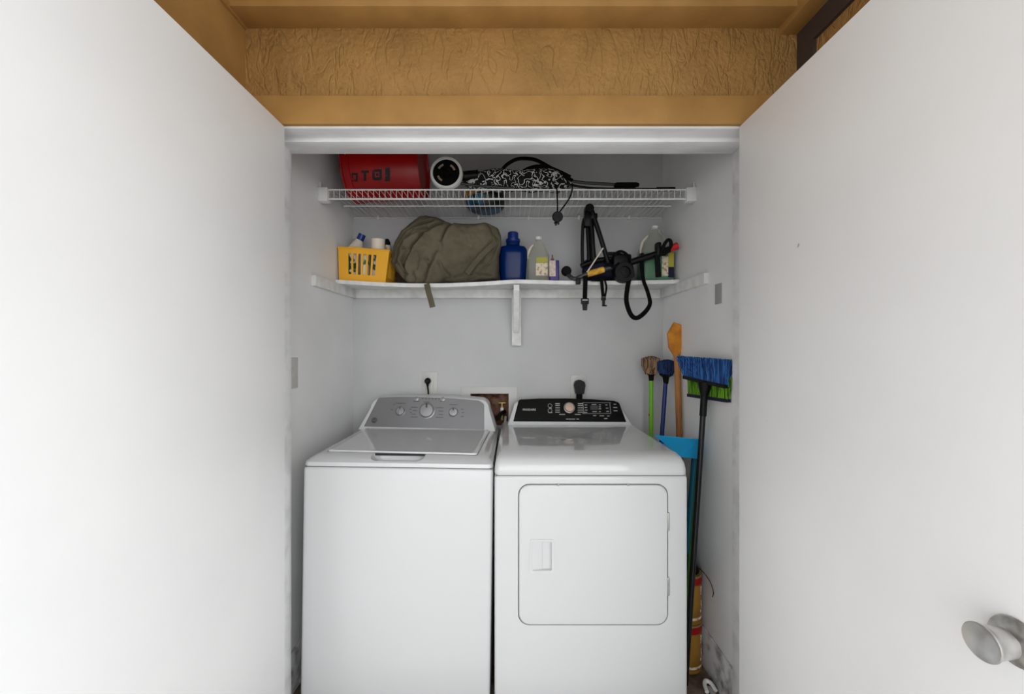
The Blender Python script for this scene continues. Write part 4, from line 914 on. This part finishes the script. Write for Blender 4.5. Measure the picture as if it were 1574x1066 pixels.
stick(px(1068, 698, 68.4), Vector((29.2, 69.3, .05)), .5, 'handle', M_teal, t)

# stacked cans
def can(z0, label):
    tt = thing('coffee_can', label, 'can', (28.8, 66.1, z0), 'stacked gold cans by the baseboard'); c = (28.8, 66.1, z0)
    MB().lathe([(0, .01), (2.3, .01), (2.42, .1), (2.42, .35), (2.34, .45), (2.34, 6.4)], c, 'z', 40).build('can_body', M_gold, tt)
    MB().lathe([(2.36, 6.3), (2.36, 7.5)], c, 'z', 40).build('red_band', M_redlab, tt)
    MB().lathe([(2.34, 7.4), (2.44, 7.5), (2.44, 7.8), (0, 7.8)], c, 'z', 40).build('rim', M_brass, tt)
    MB().lathe([(2.355, .75), (2.37, .8), (2.37, 1.1), (2.355, 1.15)], c, 'z', 40).build('pale_stripe', M_label, tt)
    m_ = MB()
    for i, (aa, hz, hh) in enumerate(((-48, 4.6, 1.3), (-40, 5.2, .5), (-44, 2.8, .8), (-36, 2.2, .5), (-50, 1.8, .4))):
        rs = []
        for k_ in range(4):
            a = math.radians(aa + k_ * 2.5); rs.append([Vector((c[0] + math.cos(a) * r_, c[1] + math.sin(a) * r_, z0 + z_)) for r_, z_ in ((2.33, hz), (2.38, hz), (2.38, hz + hh), (2.33, hz + hh))])
        m_.rings(rs)
    m_.build('print', M_label, tt); return tt
can(0, 'gold can with a red band, lower of two stacked by the baseboard')
can(7.82, 'gold can with a red band, upper of two stacked by the baseboard')
t = thing('dome_cap', 'black domed cap with a thin wire on top of the stacked gold cans', 'cap', (28.9, 66.1, 15.64))
MB().lathe([(0, 0), (1.9, 0), (1.95, .3), (1.6, .9), (1.1, 1.5), (.7, 1.7), (.6, 2.1), (0, 2.15)], (28.9, 66.1, 15.64), 'z', 28).build('dome', M_black, t)
MB().tube([(30.2, 65.6, 16.4), (30.7, 64.0, 16.2), (31.1, 62.6, 15.4), (31.3, 62.1, 14.2), (31.2, 62.2, 13.4)], .06, 6, 6).build('wire', M_black, t)
# litter on the floor
a = px(1087, 1060, 61.2)
t = thing('plastic_clip', 'small white plastic piece on the floor by the right baseboard', 'litter', (30.2, 60.9, 0))
MB().tube([(29.4, 60.2, .35), (29.6, 61.4, .5), (30.1, 61.9, .6), (30.7, 61.5, .5), (30.8, 60.4, .35)], .3, 10, 5).build('clip_body', M_white, t)
MB().box(29.9, 30.6, 59.8, 61.3, .02, .35, .1).build('clip_tongue', M_grey, t)

for o in bpy.data.objects:
    if '_o' in o: del o['_o']
